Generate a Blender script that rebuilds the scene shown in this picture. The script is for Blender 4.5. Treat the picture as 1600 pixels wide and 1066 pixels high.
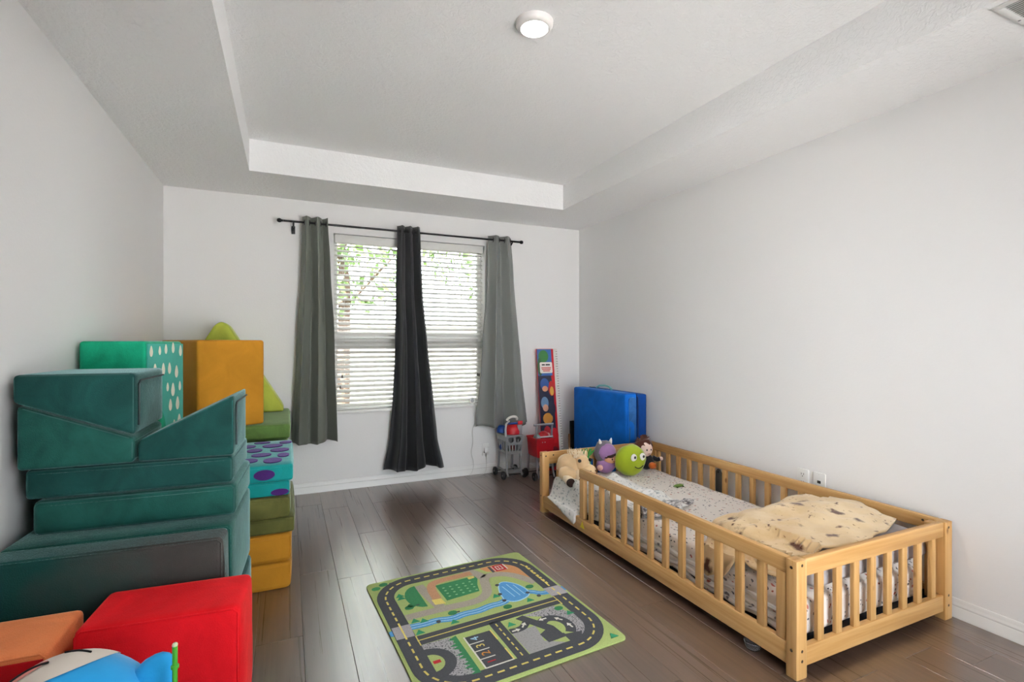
import bpy, bmesh, math, random
from mathutils import Vector, Matrix, noise
random.seed(7)
PI = math.pi
S = bpy.context.scene
for o in list(bpy.data.objects):
    bpy.data.objects.remove(o)

# ------------------------------------------------------------------ camera, world, lights, exposure
cam_d = bpy.data.cameras.new('camera'); cam = bpy.data.objects.new('camera', cam_d)
S.collection.objects.link(cam); S.camera = cam
cam_d.sensor_width = 36.0; cam_d.lens = 780.0 / 1600 * 36
cam_d.shift_y = 3.0 / 1600; cam_d.clip_start = 0.02
YAW = math.atan(351 / 780.0)
cam.location = (0, 0, 1.254); cam.rotation_euler = (PI / 2, 0, -YAW)

W = bpy.data.worlds.new('sky'); S.world = W; W.use_nodes = True
bg = W.node_tree.nodes['Background']
bg.inputs['Color'].default_value = (0.90, 0.95, 1.0, 1); bg.inputs['Strength'].default_value = 11.0

def light(name, kind, loc, rot, energy, size, color=(1, 1, 1)):
    d = bpy.data.lights.new(name, kind); o = bpy.data.objects.new(name, d); S.collection.objects.link(o)
    o.location = loc; o.rotation_euler = rot; d.energy = energy; d.color = color
    if kind == 'SUN': d.angle = size
    if kind == 'AREA': d.shape = 'DISK'; d.size = size
    return o
# sun high over the house from the left: lights the garden, does not reach the room in view
light('sun', 'SUN', (-6, -4, 8), (math.radians(33), 0, math.radians(-62)), 135.0, 0.01, (1, .965, .93))
# the ceiling lamp's own light, right under its lens
light('ceiling_lamp_light', 'AREA', (0.985, 1.95, 2.612), (0, 0, 0), 10.0, 0.12, (1, .95, .92))

S.view_settings.view_transform = 'Standard'; S.view_settings.look = 'None'
S.view_settings.gamma = 1; S.view_settings.use_curve_mapping = False
S.view_settings.exposure = -0.1
S.cycles.max_bounces = 12; S.cycles.diffuse_bounces = 8; S.cycles.glossy_bounces = 4
S.cycles.transparent_max_bounces = 12; S.cycles.sample_clamp_indirect = 6

# ------------------------------------------------------------------ helpers
def rgb(h):
    h = h.lstrip('#'); v = [int(h[i:i + 2], 16) / 255 for i in (0, 2, 4)]
    return tuple((c / 12.92 if c <= .04045 else ((c + .055) / 1.055) ** 2.4) for c in v) + (1,)

class NT:
    def __init__(s, name):
        s.m = bpy.data.materials.new(name); s.m.use_nodes = True
        s.t = s.m.node_tree; s.n = s.t.nodes; s.b = s.n['Principled BSDF']
    def new(s, ty, **kw):
        x = s.n.new(ty)
        for k, v in kw.items():
            if hasattr(x, k) and k not in x.inputs: setattr(x, k, v)
            else: x.inputs[k].default_value = v
        return x
    def link(s, a, b): s.t.links.new(a, b)
    def coord(s, which='Object', scale=(1, 1, 1), rand=False):
        c = s.new('ShaderNodeTexCoord'); mp = s.new('ShaderNodeMapping'); mp.inputs['Scale'].default_value = scale
        s.link(c.outputs[which], mp.inputs['Vector'])
        if rand:
            oi = s.new('ShaderNodeObjectInfo'); mu = s.new('ShaderNodeMath', operation='MULTIPLY'); mu.inputs[1].default_value = 37.0
            cb = s.new('ShaderNodeCombineXYZ'); s.link(oi.outputs['Random'], mu.inputs[0])
            for i in range(3): s.link(mu.outputs[0], cb.inputs[i])
            s.link(cb.outputs[0], mp.inputs['Location'])
        return mp.outputs[0]
    def noise(s, vec, scale, detail=3, rough=.5, dist=0):
        x = s.new('ShaderNodeTexNoise'); x.inputs['Scale'].default_value = scale; x.inputs['Detail'].default_value = detail
        x.inputs['Roughness'].default_value = rough; x.inputs['Distortion'].default_value = dist
        s.link(vec, x.inputs['Vector']); return x.outputs['Fac']
    def ramp(s, fac, stops, interp='LINEAR'):
        r = s.new('ShaderNodeValToRGB'); r.color_ramp.interpolation = interp
        while len(r.color_ramp.elements) < len(stops): r.color_ramp.elements.new(.5)
        for e, (p, c) in zip(r.color_ramp.elements, stops): e.position = p; e.color = c
        s.link(fac, r.inputs['Fac']); return r.outputs['Color']
    def mix(s, fac, a, b, mode='MIX'):
        x = s.new('ShaderNodeMix', data_type='RGBA', blend_type=mode)
        for v, i in ((fac, 0), (a, 6), (b, 7)):
            if isinstance(v, (int, float, tuple)): x.inputs[i].default_value = v
            else: s.link(v, x.inputs[i])
        return x.outputs[2]
    def bump(s, h, strength, dist):
        b = s.new('ShaderNodeBump'); b.inputs['Strength'].default_value = strength; b.inputs['Distance'].default_value = dist
        s.link(h, b.inputs['Height']); s.link(b.outputs[0], s.b.inputs['Normal'])
    def set(s, **kw):
        for k, v in kw.items():
            k = k.replace('_', ' ')
            if isinstance(v, (int, float, tuple)): s.b.inputs[k].default_value = v
            else: s.link(v, s.b.inputs[k])
        return s

MATS = {}
def plain(name, col, rough=.5, metal=0, var=.08, bump=0, bscale=200, sheen=0):
    if name in MATS: return MATS[name]
    k = NT(name); c = rgb(col) if isinstance(col, str) else col
    v = k.coord('Object')
    dark = tuple(x * (1 - var) for x in c[:3]) + (1,); lite = tuple(min(1, x * (1 + var)) for x in c[:3]) + (1,)
    k.set(Base_Color=k.ramp(k.noise(v, 9, 3), [(.3, dark), (.7, lite)]), Roughness=rough, Metallic=metal)
    if bump: k.bump(k.noise(v, bscale, 2), bump, .002)
    if sheen: k.set(Sheen_Weight=sheen, Sheen_Roughness=.35)
    MATS[name] = k.m; return k.m

def velvet(name, col, sheen=.7, tint=None, var=.3):
    k = NT(name); c = rgb(col); v = k.coord('Object')
    n = k.noise(v, 5, 5, .6, 1.2)
    d = tuple(x * (1 - var) for x in c[:3]) + (1,); l = tuple(min(1, x * (1 + var)) for x in c[:3]) + (1,)
    k.set(Base_Color=k.ramp(n, [(.32, d), (.68, l)]), Roughness=.85, Sheen_Weight=sheen, Sheen_Roughness=.24,
          Sheen_Tint=tint or tuple(min(1, x * 1.6 + .12) for x in c[:3]) + (1,), Specular_IOR_Level=.15)
    nb = k.new('ShaderNodeMath', operation='ADD'); k.link(k.noise(v, 18, 3), nb.inputs[0])
    k.link(k.noise(v, 300, 1), nb.inputs[1]); k.bump(nb.outputs[0], .25, .006)
    return k.m

def thing(name, label, cat, loc=(0, 0, 0), rz=0, group=None):
    o = bpy.data.objects.new(name, None); S.collection.objects.link(o)
    o.empty_display_size = .05
    o.location = loc; o.rotation_euler = (0, 0, rz); o['label'] = label; o['category'] = cat
    if group: o['group'] = group
    return o
def wm(o):
    m = o.matrix_basis.copy()
    return wm(o.parent) @ m if o.parent else m
def obj(name, bm, mat, parent=None, smooth=True, local=False):
    bmesh.ops.recalc_face_normals(bm, faces=bm.faces)
    me = bpy.data.meshes.new(name); bm.to_mesh(me); bm.free()
    for m in (mat if isinstance(mat, (list, tuple)) else [mat]): me.materials.append(m)
    if smooth:
        me.polygons.foreach_set('use_smooth', [True] * len(me.polygons))
        try: me.set_sharp_from_angle(angle=math.radians(40))
        except Exception: pass
    o = bpy.data.objects.new(name, me); S.collection.objects.link(o)
    if parent is not None:
        o.parent = parent
        if not local: me.transform(wm(parent).inverted())
    return o
def share(name, src, parent, loc=(0, 0, 0), rot=(0, 0, 0)):
    o = bpy.data.objects.new(name, src.data); S.collection.objects.link(o); o.parent = parent
    o.location = loc; o.rotation_euler = rot; return o
def struct(name, bm, mat, smooth=False):
    o = obj(name, bm, mat, None, smooth); o['kind'] = 'structure'; return o
def tag(o, label, cat, group=None):
    o['label'] = label; o['category'] = cat
    if group: o['group'] = group
    return o
def rebase(o, base=None):
    """move a one-mesh thing's origin to its base"""
    vs = [v.co for v in o.data.vertices]
    b = Vector(base) if base else Vector((sum(v.x for v in vs) / len(vs), sum(v.y for v in vs) / len(vs), min(v.z for v in vs)))
    o.data.transform(Matrix.Translation(-b)); o.location = b; return o

def add_box(bm, x0, x1, y0, y1, z0, z1, bev=0, seg=2, M=None):
    b = bmesh.new(); bmesh.ops.create_cube(b, size=1)
    for v in b.verts:
        v.co = Vector((x0 + (v.co.x + .5) * (x1 - x0), y0 + (v.co.y + .5) * (y1 - y0), z0 + (v.co.z + .5) * (z1 - z0)))
    if bev: bmesh.ops.bevel(b, geom=b.edges[:], offset=bev, segments=seg, affect='EDGES', profile=.5)
    merge(bm, b, M); return bm
def merge(bm, b, M=None):
    if M is not None: bmesh.ops.transform(b, matrix=M, verts=b.verts)
    me = bpy.data.meshes.new('t'); b.to_mesh(me); b.free(); bm.from_mesh(me); bpy.data.meshes.remove(me); return bm
def box(*a, **k): return add_box(bmesh.new(), *a, **k)
def add_tube(bm, pts, r, n=10, cap=True):
    pts = [Vector(p) for p in pts]; rings = []
    rs = r if isinstance(r, (list, tuple)) else [r] * len(pts)
    up = None
    for i, p in enumerate(pts):
        d = (pts[min(i + 1, len(pts) - 1)] - pts[max(i - 1, 0)])
        if d.length < 1e-9: d = Vector((0, 0, 1))
        d.normalize()
        if up is None: up = Vector((0, 0, 1)) if abs(d.z) < .9 else Vector((1, 0, 0))
        a = d.cross(up).normalized(); b = a.cross(d).normalized(); up = b
        rings.append([bm.verts.new(p + rs[i] * (math.cos(t) * a + math.sin(t) * b)) for t in [2 * PI * j / n for j in range(n)]])
    for q, w in zip(rings, rings[1:]):
        for j in range(n): bm.faces.new((q[j], q[(j + 1) % n], w[(j + 1) % n], w[j]))
    if cap: bm.faces.new(rings[0]); bm.faces.new(rings[-1][::-1])
    return bm
def tube(*a, **k): return add_tube(bmesh.new(), *a, **k)
def add_lathe(bm, prof, n=24, M=None):
    b = bmesh.new(); rings = []
    for r, z in prof:
        if r < 1e-6: rings.append([b.verts.new((0, 0, z))])
        else: rings.append([b.verts.new((r * math.cos(2 * PI * j / n), r * math.sin(2 * PI * j / n), z)) for j in range(n)])
    for q, w in zip(rings, rings[1:]):
        for j in range(n):
            k = (j + 1) % n
            f = [q[j % len(q)], q[k % len(q)], w[k % len(w)], w[j % len(w)]]
            f = list(dict.fromkeys(f))
            if len(f) > 2: b.faces.new(f)
    return merge(bm, b, M)
def lathe(*a, **k): return add_lathe(bmesh.new(), *a, **k)
def add_ball(bm, c, r, M=None, sub=3, wob=0, seed=0):
    b = bmesh.new(); bmesh.ops.create_icosphere(b, subdivisions=sub, radius=1)
    r = r if isinstance(r, (tuple, list)) else (r, r, r)
    for v in b.verts:
        k = 1 + (wob * noise.noise(v.co * 2.2 + Vector((seed, seed * 2, 0))) if wob else 0)
        v.co = Vector((v.co.x * r[0] * k, v.co.y * r[1] * k, v.co.z * r[2] * k))
    return merge(bm, b, Matrix.Translation(c) @ (M or Matrix()))
def ball(*a, **k): return add_ball(bmesh.new(), *a, **k)
def add_prism(bm, poly, d0, d1, axis='y', bev=0, seg=3, M=None):
    b = bmesh.new()
    def P(p, d): return {'y': (p[0], d, p[1]), 'x': (d, p[0], p[1]), 'z': (p[0], p[1], d)}[axis]
    A = [b.verts.new(P(p, d0)) for p in poly]; B = [b.verts.new(P(p, d1)) for p in poly]; n = len(poly)
    b.faces.new(A); b.faces.new(B[::-1])
    for i in range(n): b.faces.new((A[i], B[i], B[(i + 1) % n], A[(i + 1) % n]))
    bmesh.ops.recalc_face_normals(b, faces=b.faces)
    if bev: bmesh.ops.bevel(b, geom=b.edges[:], offset=bev, segments=seg, affect='EDGES', profile=.5)
    return merge(bm, b, M)
def prism(*a, **k): return add_prism(bmesh.new(), *a, **k)
def panel_holes(outer, holes, d0, d1, axis='y'):
    """flat plate with real holes"""
    bm = bmesh.new(); ed = []
    def P(p, d): return {'y': (p[0], d, p[1]), 'x': (d, p[0], p[1])}[axis]
    for loop in [outer] + holes:
        vs = [bm.verts.new(P(p, d0)) for p in loop]
        ed += [bm.edges.new((vs[i], vs[(i + 1) % len(vs)])) for i in range(len(vs))]
    bmesh.ops.triangle_fill(bm, use_beauty=True, use_dissolve=False, edges=ed)
    r = bmesh.ops.extrude_face_region(bm, geom=bm.faces[:])
    dv = Vector((0, d1 - d0, 0)) if axis == 'y' else Vector((d1 - d0, 0, 0))
    bmesh.ops.translate(bm, vec=dv, verts=[g for g in r['geom'] if isinstance(g, bmesh.types.BMVert)])
    return bm
def grid(nx, ny, f):
    bm = bmesh.new(); V = [[bm.verts.new(f(i / nx, j / ny)) for i in range(nx + 1)] for j in range(ny + 1)]
    for j in range(ny):
        for i in range(nx): bm.faces.new((V[j][i], V[j][i + 1], V[j + 1][i + 1], V[j + 1][i]))
    return bm
def solid(o, t):
    m = o.modifiers.new('thickness', 'SOLIDIFY'); m.thickness = t; m.offset = 0; return o
def circle(cx, cy, r, n=16, ry=None): return [(cx + r * math.cos(2 * PI * i / n), cy + (ry or r) * math.sin(2 * PI * i / n)) for i in range(n)]
def rrect(x0, x1, y0, y1, r, n=6):
    p = []
    for cx, cy, a in ((x1 - r, y0 + r, -90), (x1 - r, y1 - r, 0), (x0 + r, y1 - r, 90), (x0 + r, y0 + r, 180)):
        for i in range(n + 1):
            t = math.radians(a + 90 * i / n); p.append((cx + r * math.cos(t), cy + r * math.sin(t)))
    return p

# ------------------------------------------------------------------ materials of the room
def wall_mat():
    k = NT('white_wall_paint'); v = k.coord('Object')
    k.set(Base_Color=(.80, .795, .79, 1), Roughness=.6, Specular_IOR_Level=.3)
    k.bump(k.noise(v, 75, 3, .55), .16, .004); return k.m
def ceil_mat():
    k = NT('ceiling_texture'); v = k.coord('Object')
    k.set(Base_Color=(.90, .90, .90, 1), Roughness=.8, Specular_IOR_Level=.2)
    n = k.noise(v, 42, 4, .6, .8); k.bump(k.ramp(n, [(.42, (0, 0, 0, 1)), (.58, (1, 1, 1, 1))]), .42, .004); return k.m
def floor_mat():
    k = NT('walnut_laminate'); v = k.coord('Object', (13, .55, 1), rand=True); v2 = k.coord('Object', (85, 1.0, 1), rand=True)
    n = k.noise(v, 1.6, 4, .55, 1.0); n2 = k.noise(v2, 1.0, 3, .6)
    base = k.ramp(n, [(.25, rgb('34271f')), (.5, rgb('554034')), (.75, rgb('725a4b'))])
    base = k.mix(.22, base, k.ramp(n2, [(.3, rgb('40322a')), (.7, rgb('866f60'))]))
    oi = k.new('ShaderNodeObjectInfo'); base = k.mix(1.0, base, k.ramp(oi.outputs['Random'], [(0, (.82, .80, .79, 1)), (1, (1.12, 1.1, 1.08, 1))]), 'MULTIPLY')
    k.set(Base_Color=base, Roughness=k.ramp(n2, [(.3, (.26, .26, .26, 1)), (.7, (.36, .36, .36, 1))]), Specular_IOR_Level=.9, Coat_Weight=1.0, Coat_Roughness=.3, Coat_IOR=1.75)
    k.bump(n2, .05, .001); return k.m
def pine_mat(ax):
    k = NT('pine_wood_' + 'xyz'[ax]); sc = [26, 26, 26]; sc[ax] = 1.1; v = k.coord('Object', tuple(sc), rand=True)
    sc2 = [90, 90, 90]; sc2[ax] = 2.5; v2 = k.coord('Object', tuple(sc2), rand=True)
    c = k.ramp(k.noise(v, 1.0, 3, .5, 1.0), [(.3, rgb('ab7d45')), (.5, rgb('be9259')), (.7, rgb('cba26c'))])
    c = k.mix(.22, c, k.ramp(k.noise(v2, 1.0, 2), [(.35, rgb('a2763c')), (.65, rgb('cfa873'))]))
    sk = [7, 7, 7]; sk[ax] = 4; vo = k.new('ShaderNodeTexVoronoi'); vo.inputs['Scale'].default_value = 1; k.link(k.coord('Object', tuple(sk), rand=True), vo.inputs['Vector'])
    c = k.mix(k.ramp(vo.outputs['Distance'], [(.04, (1, 1, 1, 1)), (.09, (0, 0, 0, 1))]), c, rgb('7a5228'))
    k.set(Base_Color=c, Roughness=.45, Specular_IOR_Level=.4); return k.m
WALL = wall_mat(); CEIL = ceil_mat(); FLOOR = floor_mat(); PINES = [pine_mat(a) for a in range(3)]; PINE = PINES[1]
TRIM = plain('white_trim', 'e4e4e2', .35, var=.01)
VINYL = plain('white_vinyl', 'dcdcda', .4, var=.01)
SLAT = plain('white_blind_slat', 'd6d6d2', .45, var=.02)
BLACKM = plain('black_metal', '141416', .4, .6, var=.1)
def glass_mat():
    k = NT('window_glass'); tr = k.new('ShaderNodeBsdfTransparent'); gl = k.new('ShaderNodeBsdfGlossy'); gl.inputs['Roughness'].default_value = .02
    fr = k.new('ShaderNodeFresnel'); fr.inputs['IOR'].default_value = 1.45; mx = k.new('ShaderNodeMixShader')
    k.link(fr.outputs[0], mx.inputs[0]); k.link(tr.outputs[0], mx.inputs[1]); k.link(gl.outputs[0], mx.inputs[2])
    k.link(mx.outputs[0], k.n['Material Output'].inputs['Surface']); return k.m
GLASS = glass_mat()

# ------------------------------------------------------------------ room shell
XL, XR, YB, YF, ZC, ZT = -.849, 2.795, 4.495, -.60, 2.437, 2.655
T = .16
WX0, WX1, WZ0, WZ1 = .358, 1.735, .655, 2.19      # window opening
struct('wall_left', box(XL - T, XL, YF - T, YB + T, -.03, ZT + .1), WALL)
struct('wall_right', box(XR, XR + T, YF - T, YB + T, -.03, ZT + .1), WALL)
# wall behind the camera, with an unseen glazed door added to let daylight in
b = bmesh.new(); PX0, PX1, PZ = .45, 2.45, 2.15
add_box(b, XL, PX0, YF - T, YF, -.03, ZT + .1); add_box(b, PX1, XR, YF - T, YF, -.03, ZT + .1); add_box(b, PX0, PX1, YF - T, YF, PZ, ZT + .1); add_box(b, PX0, PX1, YF - T, YF, -.03, -.001)
struct('wall_front', b, WALL)
added_door = bpy.data.objects.new('added_door_1', None); S.collection.objects.link(added_door); added_door.location = ((PX0 + PX1) / 2, YF - .08, 0); added_door['kind'] = 'structure'
b = bmesh.new(); add_box(b, PX0, PX0 + .05, YF - .11, YF - .05, 0, PZ, .003); add_box(b, PX1 - .05, PX1, YF - .11, YF - .05, 0, PZ, .003); add_box(b, PX0 + .05, PX1 - .05, YF - .11, YF - .05, PZ - .05, PZ, .003); add_box(b, PX0 + .05, PX1 - .05, YF - .11, YF - .05, 0, .04, .003)
obj('added_door_frame', b, VINYL, added_door)
for a, c, yy in ((PX0 + .052, 1.47, -.09), (1.43, PX1 - .052, -.066)):
    b = bmesh.new(); add_box(b, a, a + .06, YF + yy - .01, YF + yy + .01, .042, PZ - .052, .002); add_box(b, c - .06, c, YF + yy - .01, YF + yy + .01, .042, PZ - .052, .002); add_box(b, a + .06, c - .06, YF + yy - .01, YF + yy + .01, .042, .12, .002); add_box(b, a + .06, c - .06, YF + yy - .01, YF + yy + .01, PZ - .12, PZ - .052, .002)
    sa = obj('added_door_sash', b, VINYL, added_door); obj('pane', box(a + .06, c - .06, YF + yy - .003, YF + yy + .003, .12, PZ - .12), GLASS, sa, False)
b = bmesh.new()
add_box(b, XL, WX0, YB, YB + T, -.03, ZT + .1); add_box(b, WX1, XR, YB, YB + T, -.03, ZT + .1)
add_box(b, WX0, WX1, YB, YB + T, -.03, WZ0); add_box(b, WX0, WX1, YB, YB + T, WZ1, ZT + .1)
struct('wall_back', b, WALL)
TX0, TX1, TY0, TY1 = -.238, 2.235, .05, 3.86
b = bmesh.new()
add_box(b, XL, TX0, YF, YB, ZC, ZT + .1); add_box(b, TX1, XR, YF, YB, ZC, ZT + .1)
add_box(b, TX0, TX1, YF, TY0, ZC, ZT + .1); add_box(b, TX0, TX1, TY1, YB, ZC, ZT + .1)
add_box(b, TX0, TX1, TY0, TY1, ZT, ZT + .1)
struct('ceiling', b, CEIL)
fl = struct('floor', box(XL, XR, YF, YB, -.03, -.0065), plain('subfloor', '1c1512', .9))
PW, PL = .182, 1.22
x = XL; row = 0
while x < XR - .005:
    x1 = min(x + PW, XR); y = YF - PL * ((row * .37 + .13 * (row % 3)) % 1.0)
    while y < YB:
        y0, y1 = max(y, YF), min(y + PL, YB)
        if y1 - y0 > .03:
            bm = box(-(x1 - x) / 2 + .0004, (x1 - x) / 2 - .0004, -(y1 - y0) / 2 + .0004, (y1 - y0) / 2 - .0004, -.006, 0, .0012, 1)
            p = obj('plank', bm, FLOOR, fl, False, local=True); p.location = ((x + x1) / 2, (y0 + y1) / 2, 0)
        y += PL
    x = x1; row += 1
BP = [(0, 0), (.017, 0), (.017, .010), (.013, .016), (.013, .046), (.010, .050), (.012, .054), (.012, .060), (.009, .064), (.009, .074), (.005, .084), (0, .086)]
def baseboard(name, n, a0, a1):
    if n == 'back': bm = prism([(YB - d, z) for d, z in BP], a0, a1, 'x')
    elif n == 'right': bm = prism([(XR - d, z) for d, z in BP], a0, a1, 'y')
    elif n == 'left': bm = prism([(XL + d, z) for d, z in BP], a0, a1, 'y')
    else: bm = prism([(YF + d, z) for d, z in BP], a0, a1, 'x')
    struct(name, bm, TRIM, True)
baseboard('baseboard_back', 'back', XL, XR); baseboard('baseboard_right', 'right', YF, YB - .017)
baseboard('baseboard_left', 'left', YF, YB - .017); baseboard('baseboard_front', 'front', XL + .017, PX0)

# ------------------------------------------------------------------ window
win = bpy.data.objects.new('window_1', None); S.collection.objects.link(win); win.location = ((WX0 + WX1) / 2, YB + .1, WZ0); win['kind'] = 'structure'
WM = (WX0 + WX1) / 2; FY0, FY1 = YB + .105, YB + T - .005
b = bmesh.new()
add_box(b, WX0, WX0 + .04, FY0, FY1, WZ0, WZ1, .003); add_box(b, WX1 - .04, WX1, FY0, FY1, WZ0, WZ1, .003)
add_box(b, WX0 + .04, WX1 - .04, FY0, FY1, WZ1 - .04, WZ1, .003); add_box(b, WX0 + .04, WX1 - .04, FY0, FY1, WZ0, WZ0 + .05, .003)
obj('window_frame', b, VINYL, win)
obj('mullion', box(WM - .045, WM + .045, FY0, FY1, WZ0 + .05, WZ1 - .04, .003), VINYL, win)
for x0, x1 in ((WX0 + .04, WM - .045), (WM + .045, WX1 - .04)):
    obj('meeting_rail', box(x0, x1, FY0 + .005, FY1 - .01, 1.20, 1.33, .004), VINYL, win)
    obj('pane', box(x0, x1, FY0 + .03, FY0 + .034, WZ0 + .05, 1.20), GLASS, win, False)
    obj('pane', box(x0, x1, FY0 + .036, FY0 + .04, 1.33, WZ1 - .04), GLASS, win, False)
b = box(WX0 + .002, WX1 - .002, YB - .012, FY0, WZ0 - .004, WZ0 + .018, .003); add_box(b, WX0 - .02, WX1 + .02, YB - .028, YB - .001, WZ0 - .006, WZ0 + .02, .006)
obj('window_sill', b, TRIM, win)

# blinds
def blind(x0, x1, label):
    Yb = YB + .052; t = thing('window_blind', label, 'blind', ((x0 + x1) / 2, Yb, WZ1 - .004), 0, 'blinds in the window')
    obj('headrail', box(x0, x1, Yb - .036, Yb + .03, WZ1 - .075, WZ1 - .004, .004), SLAT, t)
    zt, zb = WZ1 - .10, WZ0 + .055; n = 34; w = x1 - x0
    bm = bmesh.new(); K = 6
    top = [[bm.verts.new((sx * w / 2, -.025 + .05 * k / K, .0035 * (1 - (2 * k / K - 1) ** 2) + th)) for k in range(K + 1)] for th in (0, .0026) for sx in (-1, 1)]
    a, c, d, e = top
    for k in range(K):
        bm.faces.new((a[k], c[k], c[k + 1], a[k + 1])); bm.faces.new((d[k], d[k + 1], e[k + 1], e[k]))
        bm.faces.new((a[k], a[k + 1], d[k + 1], d[k])); bm.faces.new((c[k], e[k], e[k + 1], c[k + 1]))
    bm.faces.new((a[0], d[0], e[0], c[0])); bm.faces.new((a[K], c[K], e[K], d[K]))
    first = None
    for i in range(n):
        z = zt - (zt - zb) * i / (n - 1); L = (0, 0, z - t.location.z); R = (math.radians(26 + random.uniform(-2, 2)), 0, math.radians(random.uniform(-.15, .15)))
        if first is None:
            first = obj('slat', bm, SLAT, t, True, local=True); first.location = L; first.rotation_euler = R
        else: share('slat', first, t, L, R)
    obj('bottom_rail', box(x0, x1, Yb - .026, Yb + .026, WZ0 + .020, WZ0 + .038, .004), SLAT, t)
    b = bmesh.new()
    for fx in (.12, .5, .88):
        for dy in (-.0262, .0262): add_tube(b, [(x0 + w * fx, Yb + dy, WZ0 + .04), (x0 + w * fx, Yb + dy, WZ1 - .076)], .0011, 6)
    obj('ladder_cord', b, SLAT, t)
    for dx, zz in ((.06, .98), (.045, .885)) if x0 < 1 else ((w - .055, .965), (w - .04, .96)):
        obj('pull_cord', tube([(x0 + dx, Yb - .036, WZ1 - .07), (x0 + dx, Yb - .036, zz)], .001, 6), SLAT, t)
        q = obj('tassel', lathe([(0, 0), (.007, .002), (.006, .02), (.003, .032), (0, .034)], 10, M=Matrix.Translation((x0 + dx, Yb - .036, zz - .03))), plain('dark_tassel', '1c1c1c', .5), t)
        q['label'] = 'small black cord tassel'
blind(WX0 + .012, WM - .008, 'white slatted window blind in the left half of the window')
blind(WM + .008, WX1 - .012, 'white slatted window blind in the right half of the window, behind a small white gadget')

# ------------------------------------------------------------------ garden seen through the blinds
struct('ground', box(-30, 30, YF - T, 40, -.25, -.15), plain('mulch_and_grass', '4c4c44', .95, var=.2))
struct('added_bounce_slab', box(-30, 30, -40, YF - T, -.25, -.15), plain('pale_concrete', 'e2e0de', .9, var=.04))  # unseen pale slab behind the camera, added to bounce daylight into the room
fen = thing('garden_wall', 'pale rendered garden wall outside beyond the window blinds', 'wall', (1, 12.5, -.15))
obj('wall_body', box(-8, 16, 12.4, 12.6, -.15, 1.65), plain('pale_render', '8e8a84', .9, var=.05), fen)
obj('coping', box(-8.05, 16.05, 12.35, 12.65, 1.65, 1.72, .02), plain('coping_stone', 'c0bcb0', .9), fen)
LEAF = plain('leaf_green', '4d6b2a', .6, var=.5); BARK = plain('bark', '4a3a2c', .9, var=.3)
def tree(x, y, h, r, label, n, seed):
    rnd = random.Random(seed); t = thing('garden_tree', label, 'tree', (x, y, -.15), 0, 'trees outside the window')
    b = tube([(x, y, -.15), (x + .05, y, h * .5), (x - .05, y + .1, h * .8)], [.14, .1, .04], 10)
    for k in range(5):
        a = k * 1.3; add_tube(b, [(x, y, h * (.4 + .06 * k)), (x + r * .6 * math.cos(a), y + r * .6 * math.sin(a), h * (.65 + .05 * k))], [.05, .015], 6)
    obj('trunk', b, BARK, t)
    bm = bmesh.new()
    for _ in range(n):
        while True:
            p = Vector((rnd.uniform(-1, 1), rnd.uniform(-1, 1), rnd.uniform(-1, 1)))
            if p.length < 1 and noise.noise(p * 2.3 + Vector((seed, 0, 0))) > -.12: break
        c = Vector((x, y, h * .72)) + Vector((p.x * r, p.y * r, p.z * h * .36)); s = rnd.uniform(.08, .16)
        u = Vector((rnd.gauss(0, 1), rnd.gauss(0, 1), rnd.gauss(0, 1))).normalized(); w = u.orthogonal().normalized()
        bm.faces.new([bm.verts.new(c + q) for q in (u * s, w * s * .5, -u * s, -w * s * .5)])
    o = obj('crown', bm, LEAF, t, False); o['kind'] = 'stuff'
tree(.9, 9.5, 4.6, 1.7, 'leafy green tree outside, showing through the left window blind', 1000, 1)
tree(4.6, 10.6, 5.4, 2.0, 'leafy green tree outside, showing through the right window blind', 1000, 2)

# ------------------------------------------------------------------ ceiling lamp, vent, outlets
lamp = thing('ceiling_light', 'round flush white ceiling light, lit, in the middle of the tray ceiling', 'lamp', (.985, 1.95, ZT))
M0 = Matrix.Translation((.985, 1.95, ZT))
obj('trim_ring', lathe([(.082, 0), (.082, -.012), (.076, -.022), (.064, -.030), (.060, -.030), (.060, -.02), (.060, 0)], 48, M0), plain('white_lamp_trim', 'ddd9d6', .45, var=.01), lamp)
k = NT('lit_lamp_lens'); k.set(Base_Color=(.9, .9, .9, 1), Emission_Color=(1, .97, .94, 1), Emission_Strength=14.0)
obj('lens', lathe([(.0598, -.024), (.05, -.0265), (.03, -.028), (0, -.0285)], 40, M0), k.m, lamp)

vent = thing('ceiling_vent', 'white ceiling air vent with louvres in the lower ceiling strip at right', 'vent', (2.385, .755, ZC))
vx0, vx1, vy0, vy1 = 2.268, 2.503, .60, .912
b = bmesh.new()
add_box(b, vx0, vx0 + .024, vy0, vy1, ZC - .008, ZC, .003); add_box(b, vx1 - .024, vx1, vy0, vy1, ZC - .008, ZC, .003)
add_box(b, vx0 + .024, vx1 - .024, vy0, vy0 + .024, ZC - .008, ZC, .003); add_box(b, vx0 + .024, vx1 - .024, vy1 - .024, vy1, ZC - .008, ZC, .003)
VW = plain('vent_white', 'd9d9d6', .4, var=.01); obj('frame', b, VW, vent)
obj('duct_back', box(vx0 + .02, vx1 - .02, vy0 + .02, vy1 - .02, ZC - .0012, ZC - .0004), plain('vent_dark', '8c8c8a', .9), vent, False)
first = None
for i in range(13):
    x = vx0 + .034 + i * .0139
    if first is None: first = obj('slat', box(-.0036, .0036, vy0 + .024 - .755, vy1 - .024 - .755, -.0008, .0008), VW, vent, False, local=True); s = first
    else: s = share('slat', first, vent)
    s.location = (x - 2.385, 0, -.0055); s.rotation_euler = (0, math.radians(-28), 0)
obj('screw', lathe([(0, -.0095), (.004, -.009), (.005, -.0078), (0, -.0078)], 10, Matrix.Translation((vx0 + .165, vy1 - .012, ZC))), plain('screw_grey', '888888', .4, .5), vent)

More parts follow.
